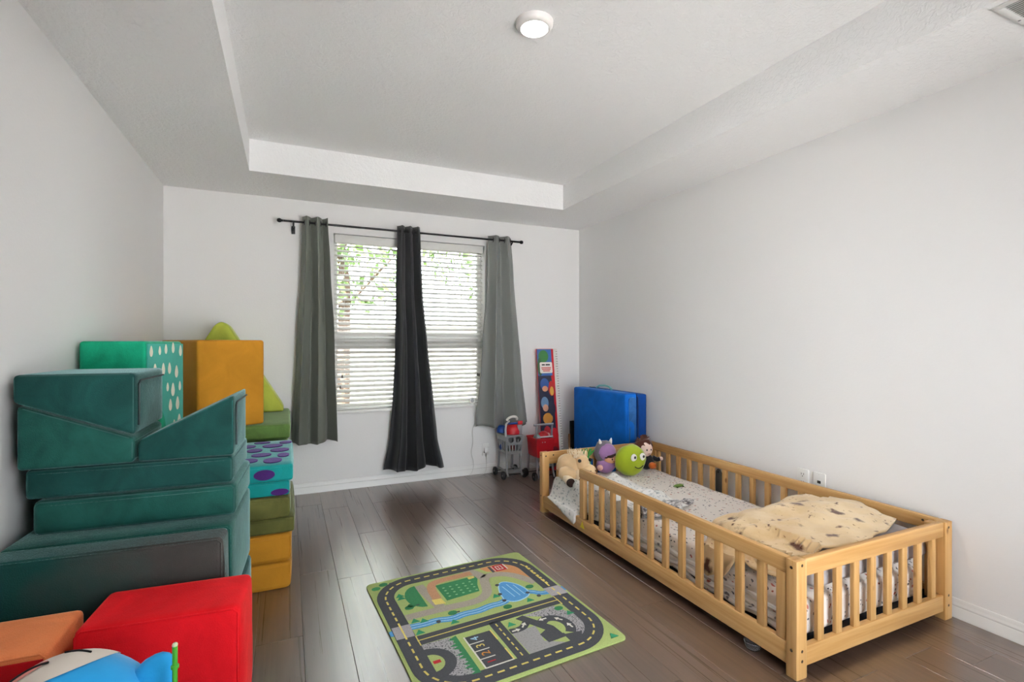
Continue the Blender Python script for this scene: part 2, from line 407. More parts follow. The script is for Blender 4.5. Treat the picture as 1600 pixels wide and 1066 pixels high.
DARK = plain('dark_slot', '1a1a1a', .6)
def outlet(yc, kind, label):
    t = thing('wall_plate', label, 'outlet', (XR, yc, .393))
    obj('plate', prism(rrect(yc - .036, yc + .036, .393, .507, .006, 3), XR - .009, XR - .0005, 'x', .0015, 2), TRIM, t)
    b = bmesh.new()
    if kind == 'duplex':
        for zc in (.427, .474):
            obj('socket', prism(rrect(yc - .017, yc + .017, zc - .017, zc + .017, .008, 4), XR - .0105, XR - .0085, 'x'), TRIM, t)
            for dy in (-.007, .007): obj('slot', box(XR - .0112, XR - .0104, yc + dy - .0013, yc + dy + .0013, zc - .001, zc + .009), DARK, t, False)
            obj('ground_hole', prism(circle(yc, zc - .009, 0.003, 10), XR - .0112, XR - .0104, 'x'), DARK, t, False)
        b.free()
    else:
        obj('jack', prism(rrect(yc - .010, yc + .010, .446, .462, .003, 3), XR - .0105, XR - .0085, 'x'), DARK, t)
        for zc in (.403, .497):
            obj('screw', prism(circle(yc, zc, .003, 10), XR - .0102, XR - .0088, 'x'), VW, t)
        b.free()
outlet(1.992, 'duplex', 'white duplex power outlet on right wall above bed rail')
outlet(1.892, 'jack', 'white single jack wall plate right of the power outlet')

# ------------------------------------------------------------------ curtain rod and curtains
RY, RZ = 4.405, 2.236
rod = thing('curtain_rod', 'thin black curtain rod with ball finials above the window', 'curtain rod', (1.0, RY, RZ))
RX0, RX1 = -.03, 2.055
obj('pole', tube([(RX0, RY, RZ), (RX1, RY, RZ)], .0085, 12), BLACKM, rod)
for xx, s in ((RX0, -1), (RX1, 1)):
    obj('finial', lathe([(0, 0), (.009, .001), (.009, .012), (.014, .016), (.018, .028), (.014, .041), (.006, .046), (0, .047)], 14, Matrix.Translation((xx, RY, RZ)) @ Matrix.Rotation(s * PI / 2, 4, 'Y')), BLACKM, rod)
for xx in (.045, 1.985):
    b = tube([(xx, RY, RZ - .012), (xx, RY + .03, RZ - .03), (xx, RY + .06, RZ - .03), (xx, YB - .012, RZ - .055)], .0075, 8)
    add_box(b, xx - .014, xx + .014, YB - .014, YB - .002, RZ - .085, RZ - .02, .003); obj('bracket', b, BLACKM, rod)

def interp(tab, z):
    if z >= tab[0][0]: return tab[0][1:]
    for p, q in zip(tab, tab[1:]):
        if z >= q[0]:
            f = (p[0] - z) / (p[0] - q[0]); f = f * f * (3 - 2 * f) * .35 + f * .65
            return tuple(a + (c - a) * f for a, c in zip(p[1:], q[1:]))
    return tab[-1][1:]
def curtain_mat(name, col, var=.06):
    k = NT(name); c = rgb(col); v = k.coord('Object', (1, 1, 1))
    k.set(Base_Color=c, Roughness=.62, Specular_IOR_Level=.35, Sheen_Weight=.15)
    w = k.coord('Object', (500, 500, 500)); k.bump(k.noise(w, 1, 1), .08, .001); return k.m
def curtain(label, tab, folds, phase, amp, mat, hem=0.0, puff=0):
    zt, zb = tab[0][0], tab[-1][0]
    t = thing('window_curtain', label, 'curtain', ((tab[0][1] + tab[0][2]) / 2, RY, zb), 0, 'curtains on the rod')
    def f(u, v):
        z = zt + (zb - zt) * v; xl, xr = interp(tab, z); s = v
        ph = phase + 2 * PI * folds * u
        A = amp * (1 + .9 * s) * (1 - .2 * s)
        y = RY + A * math.sin(ph) + .012 * s * math.sin(2.3 * ph + 1) + .008 * noise.noise(Vector((u * 5, z * 2, phase)))
        x = xl + (xr - xl) * (u + .018 * math.sin(2 * ph + .8)) + .004 * noise.noise(Vector((u * 4, z * 3, 7 + phase)))
        if puff and z < zb + .28:
            q = 1 - (z - zb) / .28; y -= puff * q * math.sin(PI * u) ; x += puff * .25 * q * math.sin(5 * u + 6 * z)
        if hem: z += hem * s ** 8 * math.sin(ph * .5 + .6)
        return (x, min(y, YB - .03), z)
    o = obj('panel', grid(96, 60, f), mat, t); solid(o, .0025)
    K = int(folds * 2)
    for i in range(K):
        u = ((i + .5) * PI - phase + PI / 2) / (2 * PI * folds)
        if not 0.02 < u < .98: continue
    for u in [(m * PI - phase) / (2 * PI * folds) for m in range(0, 14)]:
        if .03 < u < .97:
            p = f(u, (zt - RZ) / (zt - zb))
            g = lathe([(.015, -.002), (.021, -.003), (.024, 0), (.021, .003), (.015, .002), (.015, -.002)], 16, Matrix.Translation((p[0], RY, RZ)) @ Matrix.Rotation(PI / 2, 4, 'Y'))
            q = obj('grommet', g, BLACKM, t)
    return t
GRN = curtain_mat('grey_green_curtain', '62675e'); GRY = curtain_mat('grey_curtain', '737673'); CHR = curtain_mat('charcoal_curtain', '191b1f')
curtain('grey-green curtain panel hanging left of the window', [(2.285, .115, .305), (1.95, .105, .322), (1.35, .075, .352), (.43, .035, .378)], 2.3, 2.4, .036, GRN, .012)
curtain('long charcoal black curtain panel in the middle of the window, flaring at the hem', [(2.285, .880, 1.075), (1.75, .868, 1.098), (1.22, .862, 1.148), (.75, .84, 1.200), (.40, .812, 1.235), (.13, .758, 1.298)], 2.9, .7, .030, CHR, .016)
curtain('light grey curtain panel hanging right of the window above the toy carts', [(2.275, 1.735, 1.985), (1.9, 1.725, 2.02), (1.0, 1.665, 2.115), (.45, 1.615, 2.175)], 2.2, .5, .034, GRY, .018, .025)

# ------------------------------------------------------------------ bed
bed = thing('floor_bed', 'low pine wooden toddler floor bed with slatted rails along right wall', 'bed', (2.24, 2.28, 0))
BX0, BX1, BY0, BY1 = 1.716, 2.762, 1.25, 3.312
def part(name, *a, bev=.004, mat=None, **k):
    bm = box(*a, bev=bev); c = sum((v.co for v in bm.verts), Vector()) / len(bm.verts)
    d = (a[1] - a[0], a[3] - a[2], a[5] - a[4]); return obj(name, bm, mat or PINES[d.index(max(d))], bed)
for (x0, x1) in ((BX0, BX0 + .058), (BX1 - .058, BX1)):
    for (y0, y1) in ((BY0, BY0 + .045), (BY1 - .045, BY1)):
        part('post', x0, x1, y0, y1, 0, .443)
RXa, RXb = BX0 + .006, BX0 + .034
RXc, RXd = BX1 - .034, BX1 - .006
# left (room) side: entry gap at the far end; right (wall) side full length
b = prism([(BY0 + .045, .383), (2.70, .383), (2.765, .383), (2.772, .39), (2.772, .432), (2.76, .443), (BY0 + .045, .443)], RXa, RXb, 'x', .003, 2); obj('top_rail', b, PINE, bed)
part('top_rail', RXc, RXd, BY0 + .045, BY1 - .045, .383, .443)
part('top_rail', BX0 + .058, BX1 - .058, BY0 + .006, BY0 + .032, .377, .443)
part('top_rail', BX0 + .058, BX1 - .058, BY1 - .032, BY1 - .006, .352, .440)
part('bottom_rail', RXa, RXb, BY0 + .045, BY1 - .045, .040, .124)
part('bottom_rail', RXc, RXd, BY0 + .045, BY1 - .045, .040, .124)
part('bottom_rail', BX0 + .058, BX1 - .058, BY0 + .006, BY0 + .032, .040, .114)
part('bottom_rail', BX0 + .058, BX1 - .058, BY1 - .032, BY1 - .006, .040, .120)
part('stile', RXa, RXb, BY0 + .049, BY0 + .092, .125, .382); part('stile', RXa, RXb, 2.716, 2.766, .125, .382)
part('stile', RXc, RXd, BY0 + .049, BY0 + .092, .125, .382); part('stile', RXc, RXd, BY1 - .092, BY1 - .049, .125, .382)
part('stile', BX1 - .105, BX1 - .061, BY0 + .034, BY0 + .06, .03, .44)
def bars(mesh_box, name, pts):
    first = None
    for p in pts:
        loc = (p[0] - bed.location.x, p[1] - bed.location.y, 0)
        if first is None:
            first = obj(name, box(*mesh_box, bev=.003), PINES[2], bed, True, local=True); first.location = loc
        else: share(name, first, bed, loc)
sx = (RXa + RXb) / 2; rx = (RXc + RXd) / 2
bars((-.010, .010, -.018, .018, .124, .384), 'slat', [(sx, y) for y in (2.649, 2.534, 2.419, 2.314, 2.201, 2.088, 1.974, 1.860, 1.747, 1.635, 1.522, 1.414)]
     + [(rx, 3.198 - .1118 * i) for i in range(16)])
bars((-.018, .018, -.009, .009, .113, .378), 'slat', [(1.868 + .1095 * i, BY0 + .019) for i in range(8)])
bars((-.018, .018, -.009, .009, .119, .353), 'slat', [(1.868 + .1095 * i, BY1 - .019) for i in range(8)])
BOLT = plain('dark_bolt', '3b2c1e', .5, .4)
def bolt(p, ax):
    R = Matrix.Rotation(PI / 2, 4, 'Y' if ax == 'x' else 'X')
    obj('bolt', lathe([(0, -.0012), (.005, -.0012), (.006, 0), (0, .0004)], 12, Matrix.Translation(p) @ R), BOLT, bed)
for z in (.415, .105): bolt((BX0, BY0 + .022, z), 'x')
for z in (.425, .105, .068): bolt((BX0 + .03, BY0, z), 'y')
for z in (.418, .11, .065): bolt((BX1 - .03, BY0, z), 'y')
for z in (.42, .12): bolt((BX0, BY1 - .022, z), 'x')
for xx in (BX0 + .03, BX0 + .1): bolt((xx, BY1 - .045 if xx < BX0 + .05 else BY1 - .032, .415), 'y')
for yy in (BY0 + .10, ): bolt((RXc, yy, .42), 'x')
stk = obj('sticker', prism([(2.755, .068), (2.705, .068), (2.73, .112)], RXa - .0008, RXa + .0002, 'x'), plain('yellow_sticker', 'e0c818', .5), bed); stk['label'] = 'yellow triangular sticker'
obj('base_panel', box(RXb + .002, RXc - .002, BY0 + .034, BY1 - .034, .062, .100, .004), plain('navy_base', '15171f', .8), bed)

# mattress
def sheet_mat(name, base, dots, scale=34, wr=.3):
    k = NT(name); v = k.coord('Object'); c = rgb(base)
    nz = k.new('ShaderNodeTexNoise'); nz.inputs['Scale'].default_value = 14; k.link(v, nz.inputs['Vector'])
    warp = k.mix(.06, v, nz.outputs['Color'], 'ADD')
    col = c
    for i, (d, sc, th) in enumerate(dots):
        mp = k.new('ShaderNodeMapping'); mp.inputs['Scale'].default_value = (1.0, .55 + .3 * i, 1.0); mp.inputs['Rotation'].default_value = (.3 * i, .2, .9 * i); mp.inputs['Location'].default_value = (i * 3.1, i * 1.7, .4)
        k.link(warp, mp.inputs['Vector'])
        vo = k.new('ShaderNodeTexVoronoi'); vo.inputs['Scale'].default_value = sc; k.link(mp.outputs[0], vo.inputs['Vector'])
        col = k.mix(k.ramp(vo.outputs['Distance'], [(th, (1, 1, 1, 1)), (th + .05, (0, 0, 0, 1))]), col, rgb(d))
    k.set(Base_Color=col, Roughness=.9, Sheen_Weight=.1)
    k.bump(k.noise(v, 7, 4, .6, .6), wr, .03); return k.m
SHEET = sheet_mat('speckled_sheet', 'd9d0c8', [('5a5a60', 46, .17), ('a85444', 27, .13), ('2c2c30', 24, .10)])
mat_t = thing('mattress', 'thin mattress in white speckled sheet inside the floor bed', 'mattress', (2.24, 2.25, .101))
def slab(x0, x1, y0, y1, z0, z1, nx, ny, rad, fn):
    """pillow-like box with soft edges"""
    bm = bmesh.new(); bmesh.ops.create_cube(bm, size=2)
    bmesh.ops.subdivide_edges(bm, edges=bm.edges[:], cuts=nx, use_grid_fill=True)
    cx, cy, cz = (x0 + x1) / 2, (y0 + y1) / 2, (z0 + z1) / 2; hx, hy, hz = (x1 - x0) / 2, (y1 - y0) / 2, (z1 - z0) / 2
    for v in bm.verts:
        p = Vector((v.co.x * hx, v.co.y * hy, v.co.z * hz))
        q = Vector((max(-hx + rad, min(hx - rad, p.x)), max(-hy + rad, min(hy - rad, p.y)), max(-hz + rad, min(hz - rad, p.z))))
        d = p - q
        if d.length > 1e-9: p = q + d.normalized() * rad
        p = Vector((cx, cy, cz)) + p; v.co = Vector(fn(p))
    return bm
def mfn(p):
    n = noise.noise(Vector((p.x * 3, p.y * 3, p.z * 5))) * .010 + noise.noise(Vector((p.x * 9, p.y * 7, 3))) * .004
    top = max(0, (p.z - .13) / .13)
    return (p.x + n, p.y + n * .8, max(.1015, p.z + n * top))
obj('fitted_sheet', slab(1.805, 2.652, 1.300, 3.24, .102, .262, 40, 40, .04, mfn), SHEET, mat_t)
for j in range(4):
    zz = .118 + .021 * j; r = .012
    pts = [(1.800 - .012 * (j < 2) + .008 * math.sin(i * .7 + j), 1.38 + i * .028, zz + .006 * math.sin(i * .33 + j * 2)) for i in range(44)]
    o = obj('sheet_fold', tube(pts, [r * (1 + .2 * math.sin(i * 1.1 + j)) for i in range(44)], 8), sheet_mat('fold_%d' % j, 'dcd8d4', [('6c6c72', 26, .16), ('b05040', 12, .1)]), mat_t)

# crumpled white comforter spilling over the bottom rail at the entry gap
COMF = sheet_mat('leafy_white_comforter', 'dedcd8', [('b4b8b6', 44, .28), ('92969a', 28, .15)], wr=.5)
def comf2(u, v):
    # v along the bed, u from the middle of the bed out to the rail
    y = 2.30 + (.64 + .26 * min(1, max(0, (u - .55) * 12))) * v; A = noise.noise(Vector((u * 3.2, v * 4.2, 4))) * .06 + noise.noise(Vector((u * 8, v * 11, 9))) * .034
    edge = min(1, min(v, 1 - v) * 7 + .15) * min(1, u * 5)
    ztop = .274 + edge * max(0, .042 + A)
    gap = min(1, max(0, (y - 2.785) / .04)) * min(1, max(0, (3.245 - y) / .03))
    s = u * .66
    if s < .40: return (2.20 - s, y, ztop)
    d = s - .40
    if gap > .5:
        q = min(1, max(0, (3.22 - y) / .40)); q2 = min(1, d / .26)
        path = [(1.800, ztop), (1.776, ztop - .035), (1.764, .20), (1.752, .150), (1.738, .134), (1.718, .131), (1.7105, .118), (1.709, .118 - .055 * q ** 2)]
        t_ = q2 * (4.6 + 2.4 * min(1, q * 1.5)); k_ = min(6, int(t_)); f_ = t_ - k_
        x = path[k_][0] + (path[k_ + 1][0] - path[k_][0]) * f_; z = path[k_][1] + (path[k_ + 1][1] - path[k_][1]) * f_
        w_ = math.sin(34 * y + 3 * q2) * q2 * (1 - q2) * .02
        return (x - abs(w_) * .4, y, z + abs(w_) + .004)
    return (1.80 - d * .06 + .006 * math.sin(20 * y), y, max(ztop - d * .72, .13) + .004 * math.sin(25 * y))
o = obj('comforter', grid(44, 70, comf2), COMF); solid(o, .006); rebase(o, (2.0, 2.8, .27))
tag(o, 'crumpled white comforter with grey leaf print spilling over the bed entry gap', 'comforter')

# rolled grey blanket
def fuzz():
    k = NT('grey_fuzzy_roll'); v = k.coord('Object', (40, 90, 90)); n = k.noise(v, 1.0, 4, .6)
    k.set(Base_Color=k.ramp(n, [(.38, rgb('4a4749')), (.5, rgb('8b8788')), (.6, rgb('d8d4d0'))]), Roughness=.95, Sheen_Weight=.3); k.bump(n, .6, .01); return k.m
FUZZ = fuzz()
b = bmesh.new(); N = 56; sp = []
for i in range(N):
    t_ = i / (N - 1); a = t_ * 2 * PI * 2.6; r = .008 + .036 * t_
    sp.append((2.235 + r * .85 * math.cos(a), .318 + r * math.sin(a)))
L = [1.772, 1.80, 1.86, 1.93, 2.0, 2.05]
V = [[b.verts.new((x, y + .03 * (x - 1.77) * math.sin(x * 9), z - .03 * (x - 1.77))) for (y, z) in sp] for x in L]
for q, w in zip(V, V[1:]):
    for i in range(N - 1): b.faces.new((q[i], q[i + 1], w[i + 1], w[i]))
o = obj('rolled_blanket', b, FUZZ); solid(o, .009); rebase(o, (1.95, 2.235, .275)); tag(o, 'rolled grey fuzzy blanket on mattress behind the left rail slats', 'blanket')
o = obj('fuzzy_sock', ball((2.24, 2.36, .276), (.05, .028, .018), wob=.5, seed=3), FUZZ); rebase(o); tag(o, 'small crumpled grey fuzzy cloth on the sheet in mid mattress', 'cloth')
t = thing('toy_lizard', 'tiny green plastic toy lying alone on the speckled sheet', 'toy', (2.45, 2.655, .263))
TG = plain('toy_green', '5f7d35', .5); obj('body', ball((2.45, 2.655, .275), (.040, .014, .011), wob=.2), TG, t)
b = bmesh.new()
for dx in (-.022, .022):
    for dy in (-1, 1): add_tube(b, [(2.45 + dx, 2.655, .273), (2.45 + dx * 1.3, 2.655 + dy * .02, .268)], .004, 6)
obj('legs', b, plain('toy_dark_green', '34421f', .5), t)

# pillow and burnt-flatbread patterned blanket at the near end
PIL = plain('grey_pillowcase', 'a9a3a3', .9, var=.08, bump=.1, bscale=30)
def pfn(p):
    f = .45 + .55 * max(0, 1 - ((p.x - 2.32) / .44) ** 4) * max(0, 1 - ((p.y - 1.52) / .25) ** 4)
    z = .272 + (p.z - .272) * f + .008 * noise.noise(Vector((p.x * 7, p.y * 7, 1)))
    return (p.x + .008 * noise.noise(Vector((p.y * 8, p.z * 9, 2))), p.y, max(z, .268))
o = obj('pillow', slab(1.90, 2.70, 1.30, 1.74, .270, .415, 24, 24, .05, pfn), PIL); rebase(o); tag(o, 'flat grey pillow lying under the tan spotted blanket', 'pillow')
def tort():
    k = NT('spotted_tan_blanket'); v = k.coord('Object'); base = k.ramp(k.noise(v, 6, 4), [(.35, rgb('c6a678')), (.65, rgb('dac097'))])
    nz = k.new('ShaderNodeTexNoise'); nz.inputs['Scale'].default_value = 22; nz.inputs['Detail'].default_value = 3; k.link(v, nz.inputs['Vector'])
    warp = k.mix(.09, v, nz.outputs['Color'], 'ADD')
    col = base
    for i, (sc, th, c0) in enumerate(((7.0, .20, '54290f'), (14, .16, '5e3214'), (30, .12, '7a4a24'))):
        mp = k.new('ShaderNodeMapping'); mp.inputs['Location'].default_value = (i * 2.3 + .35, .7 * i + .1, 0); k.link(warp, mp.inputs['Vector'])
        vo = k.new('ShaderNodeTexVoronoi'); vo.inputs['Scale'].default_value = sc; k.link(mp.outputs[0], vo.inputs['Vector'])
        col = k.mix(k.ramp(vo.outputs['Distance'], [(th * .55, (1, 1, 1, 1)), (th, (.35, .35, .35, 1)), (th + .05, (0, 0, 0, 1))]), col, rgb(c0))
    k.set(Base_Color=col, Roughness=.92, Sheen_Weight=.25); k.bump(k.noise(v, 9, 4, .6, .5), .35, .02); return k.m
def tfn(u, v):
    # polar heap: u angle, v radius
    a = 2 * PI * u; rx, ry = .45, .285
    ca, sa = math.cos(a), math.sin(a); sq = 1 / (abs(ca) ** 3 + abs(sa) ** 3) ** (1 / 3)
    k = sq * (1 + .05 * math.sin(3 * a + .6) + .035 * math.sin(7 * a + 1) + .02 * math.sin(15 * a))
    x = 2.225 + rx * k * v * ca; y = 1.60 + ry * k * v * sa
    h = .438 + .035 * (x - 2.2) / .45 - .03 * v ** 2 - .05 * v ** 7
    h += noise.noise(Vector((x * 5, y * 9, 2))) * .022 + noise.noise(Vector((x * 13, y * 16, 5))) * .008 + .007 * math.sin(17 * a + 3 * v) * v ** 3
    if y < 1.42 and x > 2.40: h -= 0
    base = (.425 if x > 1.98 else .385) if 1.28 < y < 1.76 and x > 1.87 else .30
    if x < 1.90: h -= (1.90 - x) ** 1.1 * 1.6
    h = max(h, base) if v < .98 else max(h - .02, base)
    ycut = 1.292 + max(0, x - 2.30) * .34
    return (min(max(x, 1.768), 2.715), max(y, ycut), h if x > 1.79 else min(h, .30) - (1.80 - x) * 3)
b = bmesh.new(); NA, NR = 90, 26; c = b.verts.new(tfn(0, 0)); prev = None
for j in range(1, NR + 1):
    ring = [b.verts.new(tfn(i / NA, j / NR)) for i in range(NA)]
    for i in range(NA):
        if prev is None: b.faces.new((c, ring[i], ring[(i + 1) % NA]))
        else: b.faces.new((prev[i], ring[i], ring[(i + 1) % NA], prev[(i + 1) % NA]))
    prev = ring
o = obj('spotted_blanket', b, tort()); solid(o, .008); rebase(o, (2.2, 1.6, .38)); tag(o, 'tan fleece blanket with brown scorched spots heaped on grey pillow', 'blanket')
bs = thing('folded_blanket_edge', 'folded tan blanket corner hanging down inside the left rail slats', 'blanket', (1.8, 1.5, .27)) if False else None

# ------------------------------------------------------------------ plush toys at the far end of the bed
def fur(name, col, var=.15): return plain(name, col, .95, var=var, bump=.5, bscale=140, sheen=.5)
CRM = fur('cream_fur', 'd8b88e'); LCR = fur('light_cream_fur', 'ead6b6'); BRN = plain('brown_felt', '2c1812', .9); BLK = plain('black_felt', '0d0d0f', .6); WHT = plain('white_felt', 'e6e2dc', .8)
ho = thing('plush_horse', 'cream plush horse with pale tufted mane and dark hooves in bed corner', 'plush toy', (1.93, 3.08, .275))
b = ball((1.925, 3.12, .375), (.085, .10, .085), wob=.12); add_ball(b, (1.87, 3.05, .335), (.06, .075, .055), wob=.1)
obj('body', b, CRM, ho)
obj('head', merge(ball((1.985, 3.05, .40), (.058, .062, .062)), ball((2.01, 2.985, .362), (.044, .052, .042))), CRM, ho)
for x, y in ((1.835, 2.975), (1.925, 2.965)):
    lg = obj('leg', tube([(x + .03, y + .09, .34), (x + .01, y + .03, .315), (x, y - .02, .305)], [.04, .034, .03], 12), LCR, ho)
    obj('hoof', lathe([(0, .0), (.026, .002), (.030, .012), (.028, .03), (0, .032)], 16, Matrix.Translation((x, y - .045, .303)) @ Matrix.Rotation(-PI / 2, 4, 'X')), BRN, lg)
for dx in (-.035, .035):
    obj('eye', ball((1.985 + dx * 1.25, 3.005, .43), .013, sub=2), BLK, ho)
    obj('nostril', ball((2.01 + dx * .55, 2.938, .368), .005, sub=1), BRN, ho)
obj('mouth', tube([(1.985, 2.938, .345), (2.01, 2.93, .338), (2.04, 2.938, .347)], .0035, 6), BRN, ho)
b = bmesh.new(); rnd = random.Random(4)
for i in range(46):
    p = Vector((1.955 + rnd.uniform(-.04, .05), 3.08 + rnd.uniform(-.05, .04), .445)); d = Vector((rnd.gauss(0, .35), rnd.gauss(0, .3), 1)).normalized()
    add_tube(b, [p, p + d * .03, p + d * rnd.uniform(.045, .065) + Vector((rnd.gauss(0, .008), 0, 0))], [.005, .004, .0008], 5)
obj('mane', b, LCR, ho)
for dx in (-.05, .05): obj('ear', ball((1.985 + dx, 3.07, .455), (.014, .01, .028)), CRM, ho)

ho.location.x -= .068; ho.location.z -= .006
lf = thing('plush_fern', 'bright green leafy plush toy standing behind the cream plush horse', 'plush toy', (2.075, 3.13, .275))
GL = fur('green_plush', '3f8a3a', .3); obj('body', ball((2.078, 3.15, .345), (.030, .045, .072)), GL, lf)
for i in range(7):
    a = -.9 + i * .3
    obj('leaf', ball((2.075 + .035 * math.sin(a), 3.13 + .01 * (i % 2), .425), (.009, .006, .045), Matrix.Rotation(a, 4, 'Y')), GL, lf)

lf.location.x -= .033; lf.location.y += .035
LIL = fur('lilac_plush', '97709f'); GRF = fur('grey_hood_fur', '6b6670', .35); SKN = plain('doll_skin', 'dba27e', .8, var=.05); DBR = fur('dark_brown_hair', '3a211a', .3)
pd = thing('plush_doll', 'lilac plush doll in a grey fuzzy hood with small horns, beside the green plush', 'plush toy', (2.215, 3.16, .275))
obj('body', ball((2.205, 3.165, .328), (.080, .062, .062), wob=.05), LIL, pd)
obj('hood', ball((2.205, 3.185, .42), (.080, .07, .092), wob=.15, seed=2), GRF, pd)
obj('hood_front', ball((2.208, 3.155, .425), (.074, .058, .068)), LIL, pd)
obj('face', ball((2.228, 3.125, .382), (.060, .040, .036)), SKN, pd)
obj('hair', ball((2.222, 3.130, .402), (.060, .040, .026), wob=.25), DBR, pd)
for dx in (-.018, .026): obj('eye', ball((2.228 + dx, 3.088, .385), (.006, .004, .008), sub=2), BLK, pd)
obj('mouth', tube([(2.216, 3.087, .368), (2.228, 3.085, .365), (2.24, 3.087, .368)], .0022, 5), plain('mouth_red', '6b1f1a', .7), pd)
for dx in (-.045, .04): obj('horn', lathe([(.014, 0), (.011, .02), (.005, .038), (0, .044)], 12, Matrix.Translation((2.215 + dx, 3.18, .485)) @ Matrix.Rotation(dx * 7, 4, 'Y')), WHT, pd)
for dx in (-.092, .085): obj('hand', ball((2.215 + dx, 3.12, .325), .022), plain('pink_felt', 'd9a9a0', .9), pd)

gp = thing('plush_ball', 'lime green round plush toy with stitched smile, biggest toy on the bed', 'plush toy', (2.335, 3.03, .27))
LIM = fur('lime_plush', '98aa20', .1)
Rg = Matrix.Rotation(math.radians(-16), 4, 'Y')
obj('body', ball((2.342, 3.045, .378), (.125, .095, .114), Rg, sub=4, wob=.06), LIM, gp)
def on_ball(dx, dz, off=0):
    q = max(0, 1 - (dx / .125) ** 2 - (dz / .118) ** 2); return Vector((2.342 + dx, 3.045 - .095 * math.sqrt(q) - off, .380 + dz))
for dx in (-.035, .045):
    p = on_ball(dx, .035)
    e = obj('eye_patch', ball(p, (.026, .010, .028), sub=3), WHT, gp)
    obj('pupil', ball(p + Vector((.004, -.009, .002)), (.010, .004, .011), sub=2), BLK, e)
obj('mouth', tube([on_ball(-.03 + .08 * i / 8, -.03 - .016 * math.sin(PI * i / 8), .002) for i in range(9)], .0035, 6), BLK, gp)

bd = thing('plush_boy', 'plush doll with brown hair and dark suit in the far right bed corner', 'plush toy', (2.555, 3.13, .27))
PAL = plain('pale_doll_skin', 'e3c9bb', .8, var=.04); SUI = fur('dark_suit', '14151c', .3)
obj('body', ball((2.565, 3.13, .325), (.060, .045, .062)), SUI, bd)
obj('head', ball((2.548, 3.125, .425), (.056, .050, .058)), PAL, bd)
b = ball((2.548, 3.150, .447), (.072, .056, .062), wob=.35, seed=5); rnd = random.Random(8)
for i in range(40):
    a, q = rnd.uniform(0, 2 * PI), rnd.uniform(.1, 1.2); d = Vector((math.cos(a) * math.sin(q), .3 * math.sin(a) * math.sin(q) + .15, math.cos(q)))
    p = Vector((2.548, 3.145, .450)); add_tube(b, [p + d * .045, p + d * .075, p + d * .09 + Vector((rnd.gauss(0, .006), 0, -.006))], [.008, .006, .001], 5)
obj('hair', b, fur('brown_hair', '4a2416', .3), bd)
for dx in (-.02, .018): obj('eye', ball((2.545 + dx, 3.078, .428), (.006, .004, .008), sub=2), BLK, bd)
obj('mouth', tube([(2.535, 3.079, .398), (2.545, 3.077, .396), (2.555, 3.079, .398)], .002, 5), plain('doll_lip', '9a4a44', .7), bd)
for s in (-1, 1):
    ar = obj('arm', tube([(2.565 + s * .045, 3.12, .355), (2.565 + s * .075, 3.10, .34), (2.565 + s * .095, 3.09, .345)], [.02, .018, .016], 10), SUI, bd)
    obj('hand', ball((2.565 + s * .105, 3.088, .347), .016), PAL, ar)
b = ball((2.575, 3.075, .305), (.032, .028, .027)); o = obj('plush_pumpkin', b, fur('orange_felt', 'b3571a')); rebase(o); tag(o, 'small orange plush pumpkin held against the dark-suited doll', 'plush toy')

# grey bracket-like toy wedged between bed and wall
gt = thing('grey_plastic_stand', 'dark grey plastic piece wedged between bed rail and right wall', 'plastic piece', (2.777, 2.56, 0))
obj('body', prism([(2.655, .0), (2.36, .0), (2.40, .11), (2.50, .17), (2.565, .22), (2.585, .345), (2.60, .365), (2.62, .365), (2.635, .345), (2.635, .20)], 2.768, 2.777, 'x', .002, 2), plain('dark_grey_plastic', '55575a', .5), gt)
obj('hole', prism(circle(2.612, .345, .007, 12), 2.7665, 2.7682, 'x'), DARK, gt)
cp = thing('clear_plastic_cup', 'small clear plastic cup on the floor under the front bed rail', 'cup', (1.742, 1.462, 0))
k = NT('clear_plastic'); k.set(Base_Color=(.95, .96, 1, 1), Roughness=.03, Transmission_Weight=.95, IOR=1.15)
obj('bowl', lathe([(0, .002), (.024, .001), (.030, .012), (.034, .030), (.0325, .030), (.0285, .013), (.023, .004), (0, .004)], 28, Matrix.Translation((1.742, 1.462, 0))), k.m, cp)
obj('rim', lathe([(.0335, .0295), (.0355, .031), (.034, .033), (.0325, .031), (.0335, .0295)], 28, Matrix.Translation((1.742, 1.462, 0))), k.m, cp)
# ------------------------------------------------------------------ foam play blocks
CY = (.62, .95, .95, 1)
TEAL = velvet('teal_velvet', '184740', .9, CY); TEAL2 = velvet('deep_teal_velvet', '143d3a', .9, CY); TEAL3 = velvet('bright_teal_velvet', '2a6d6a', 1, CY)
def nap_mat():
    m = velvet('charcoal_teal_velvet', '3a3d3a', .8, CY); k = NT.__new__(NT); k.m = m; k.t = m.node_tree; k.n = k.t.nodes; k.b = k.n['Principled BSDF']
    v = k.coord('Object'); sx_ = k.new('ShaderNodeSeparateXYZ'); k.link(v, sx_.inputs[0])
    ad = k.new('ShaderNodeMath', operation='ADD'); mu = k.new('ShaderNodeMath', operation='MULTIPLY'); mu.inputs[1].default_value = 1.1; k.link(sx_.outputs[0], mu.inputs[0])
    k.link(mu.outputs[0], ad.inputs[0]); k.link(k.noise(v, 4, 4), ad.inputs[1])
    zz = k.new('ShaderNodeMath', operation='MULTIPLY'); zz.inputs[1].default_value = -.0; k.link(sx_.outputs[2], zz.inputs[0])
    f = k.ramp(ad.outputs[0], [(.30, (0, 0, 0, 1)), (.75, (1, 1, 1, 1))])
    k.link(k.mix(f, rgb('123c39'), rgb('393836')), k.b.inputs['Base Color']); return m
CHAR = nap_mat(); RED = velvet('red_velvet', 'c8101a', .4, (1, .25, .2, 1), .16); ORG = velvet('orange_velvet', 'de8352', .6, (1, .7, .5, 1), .12)
DRED = velvet('dark_red_velvet', 'a80c14', .3, (1, .3, .25, 1), .12)
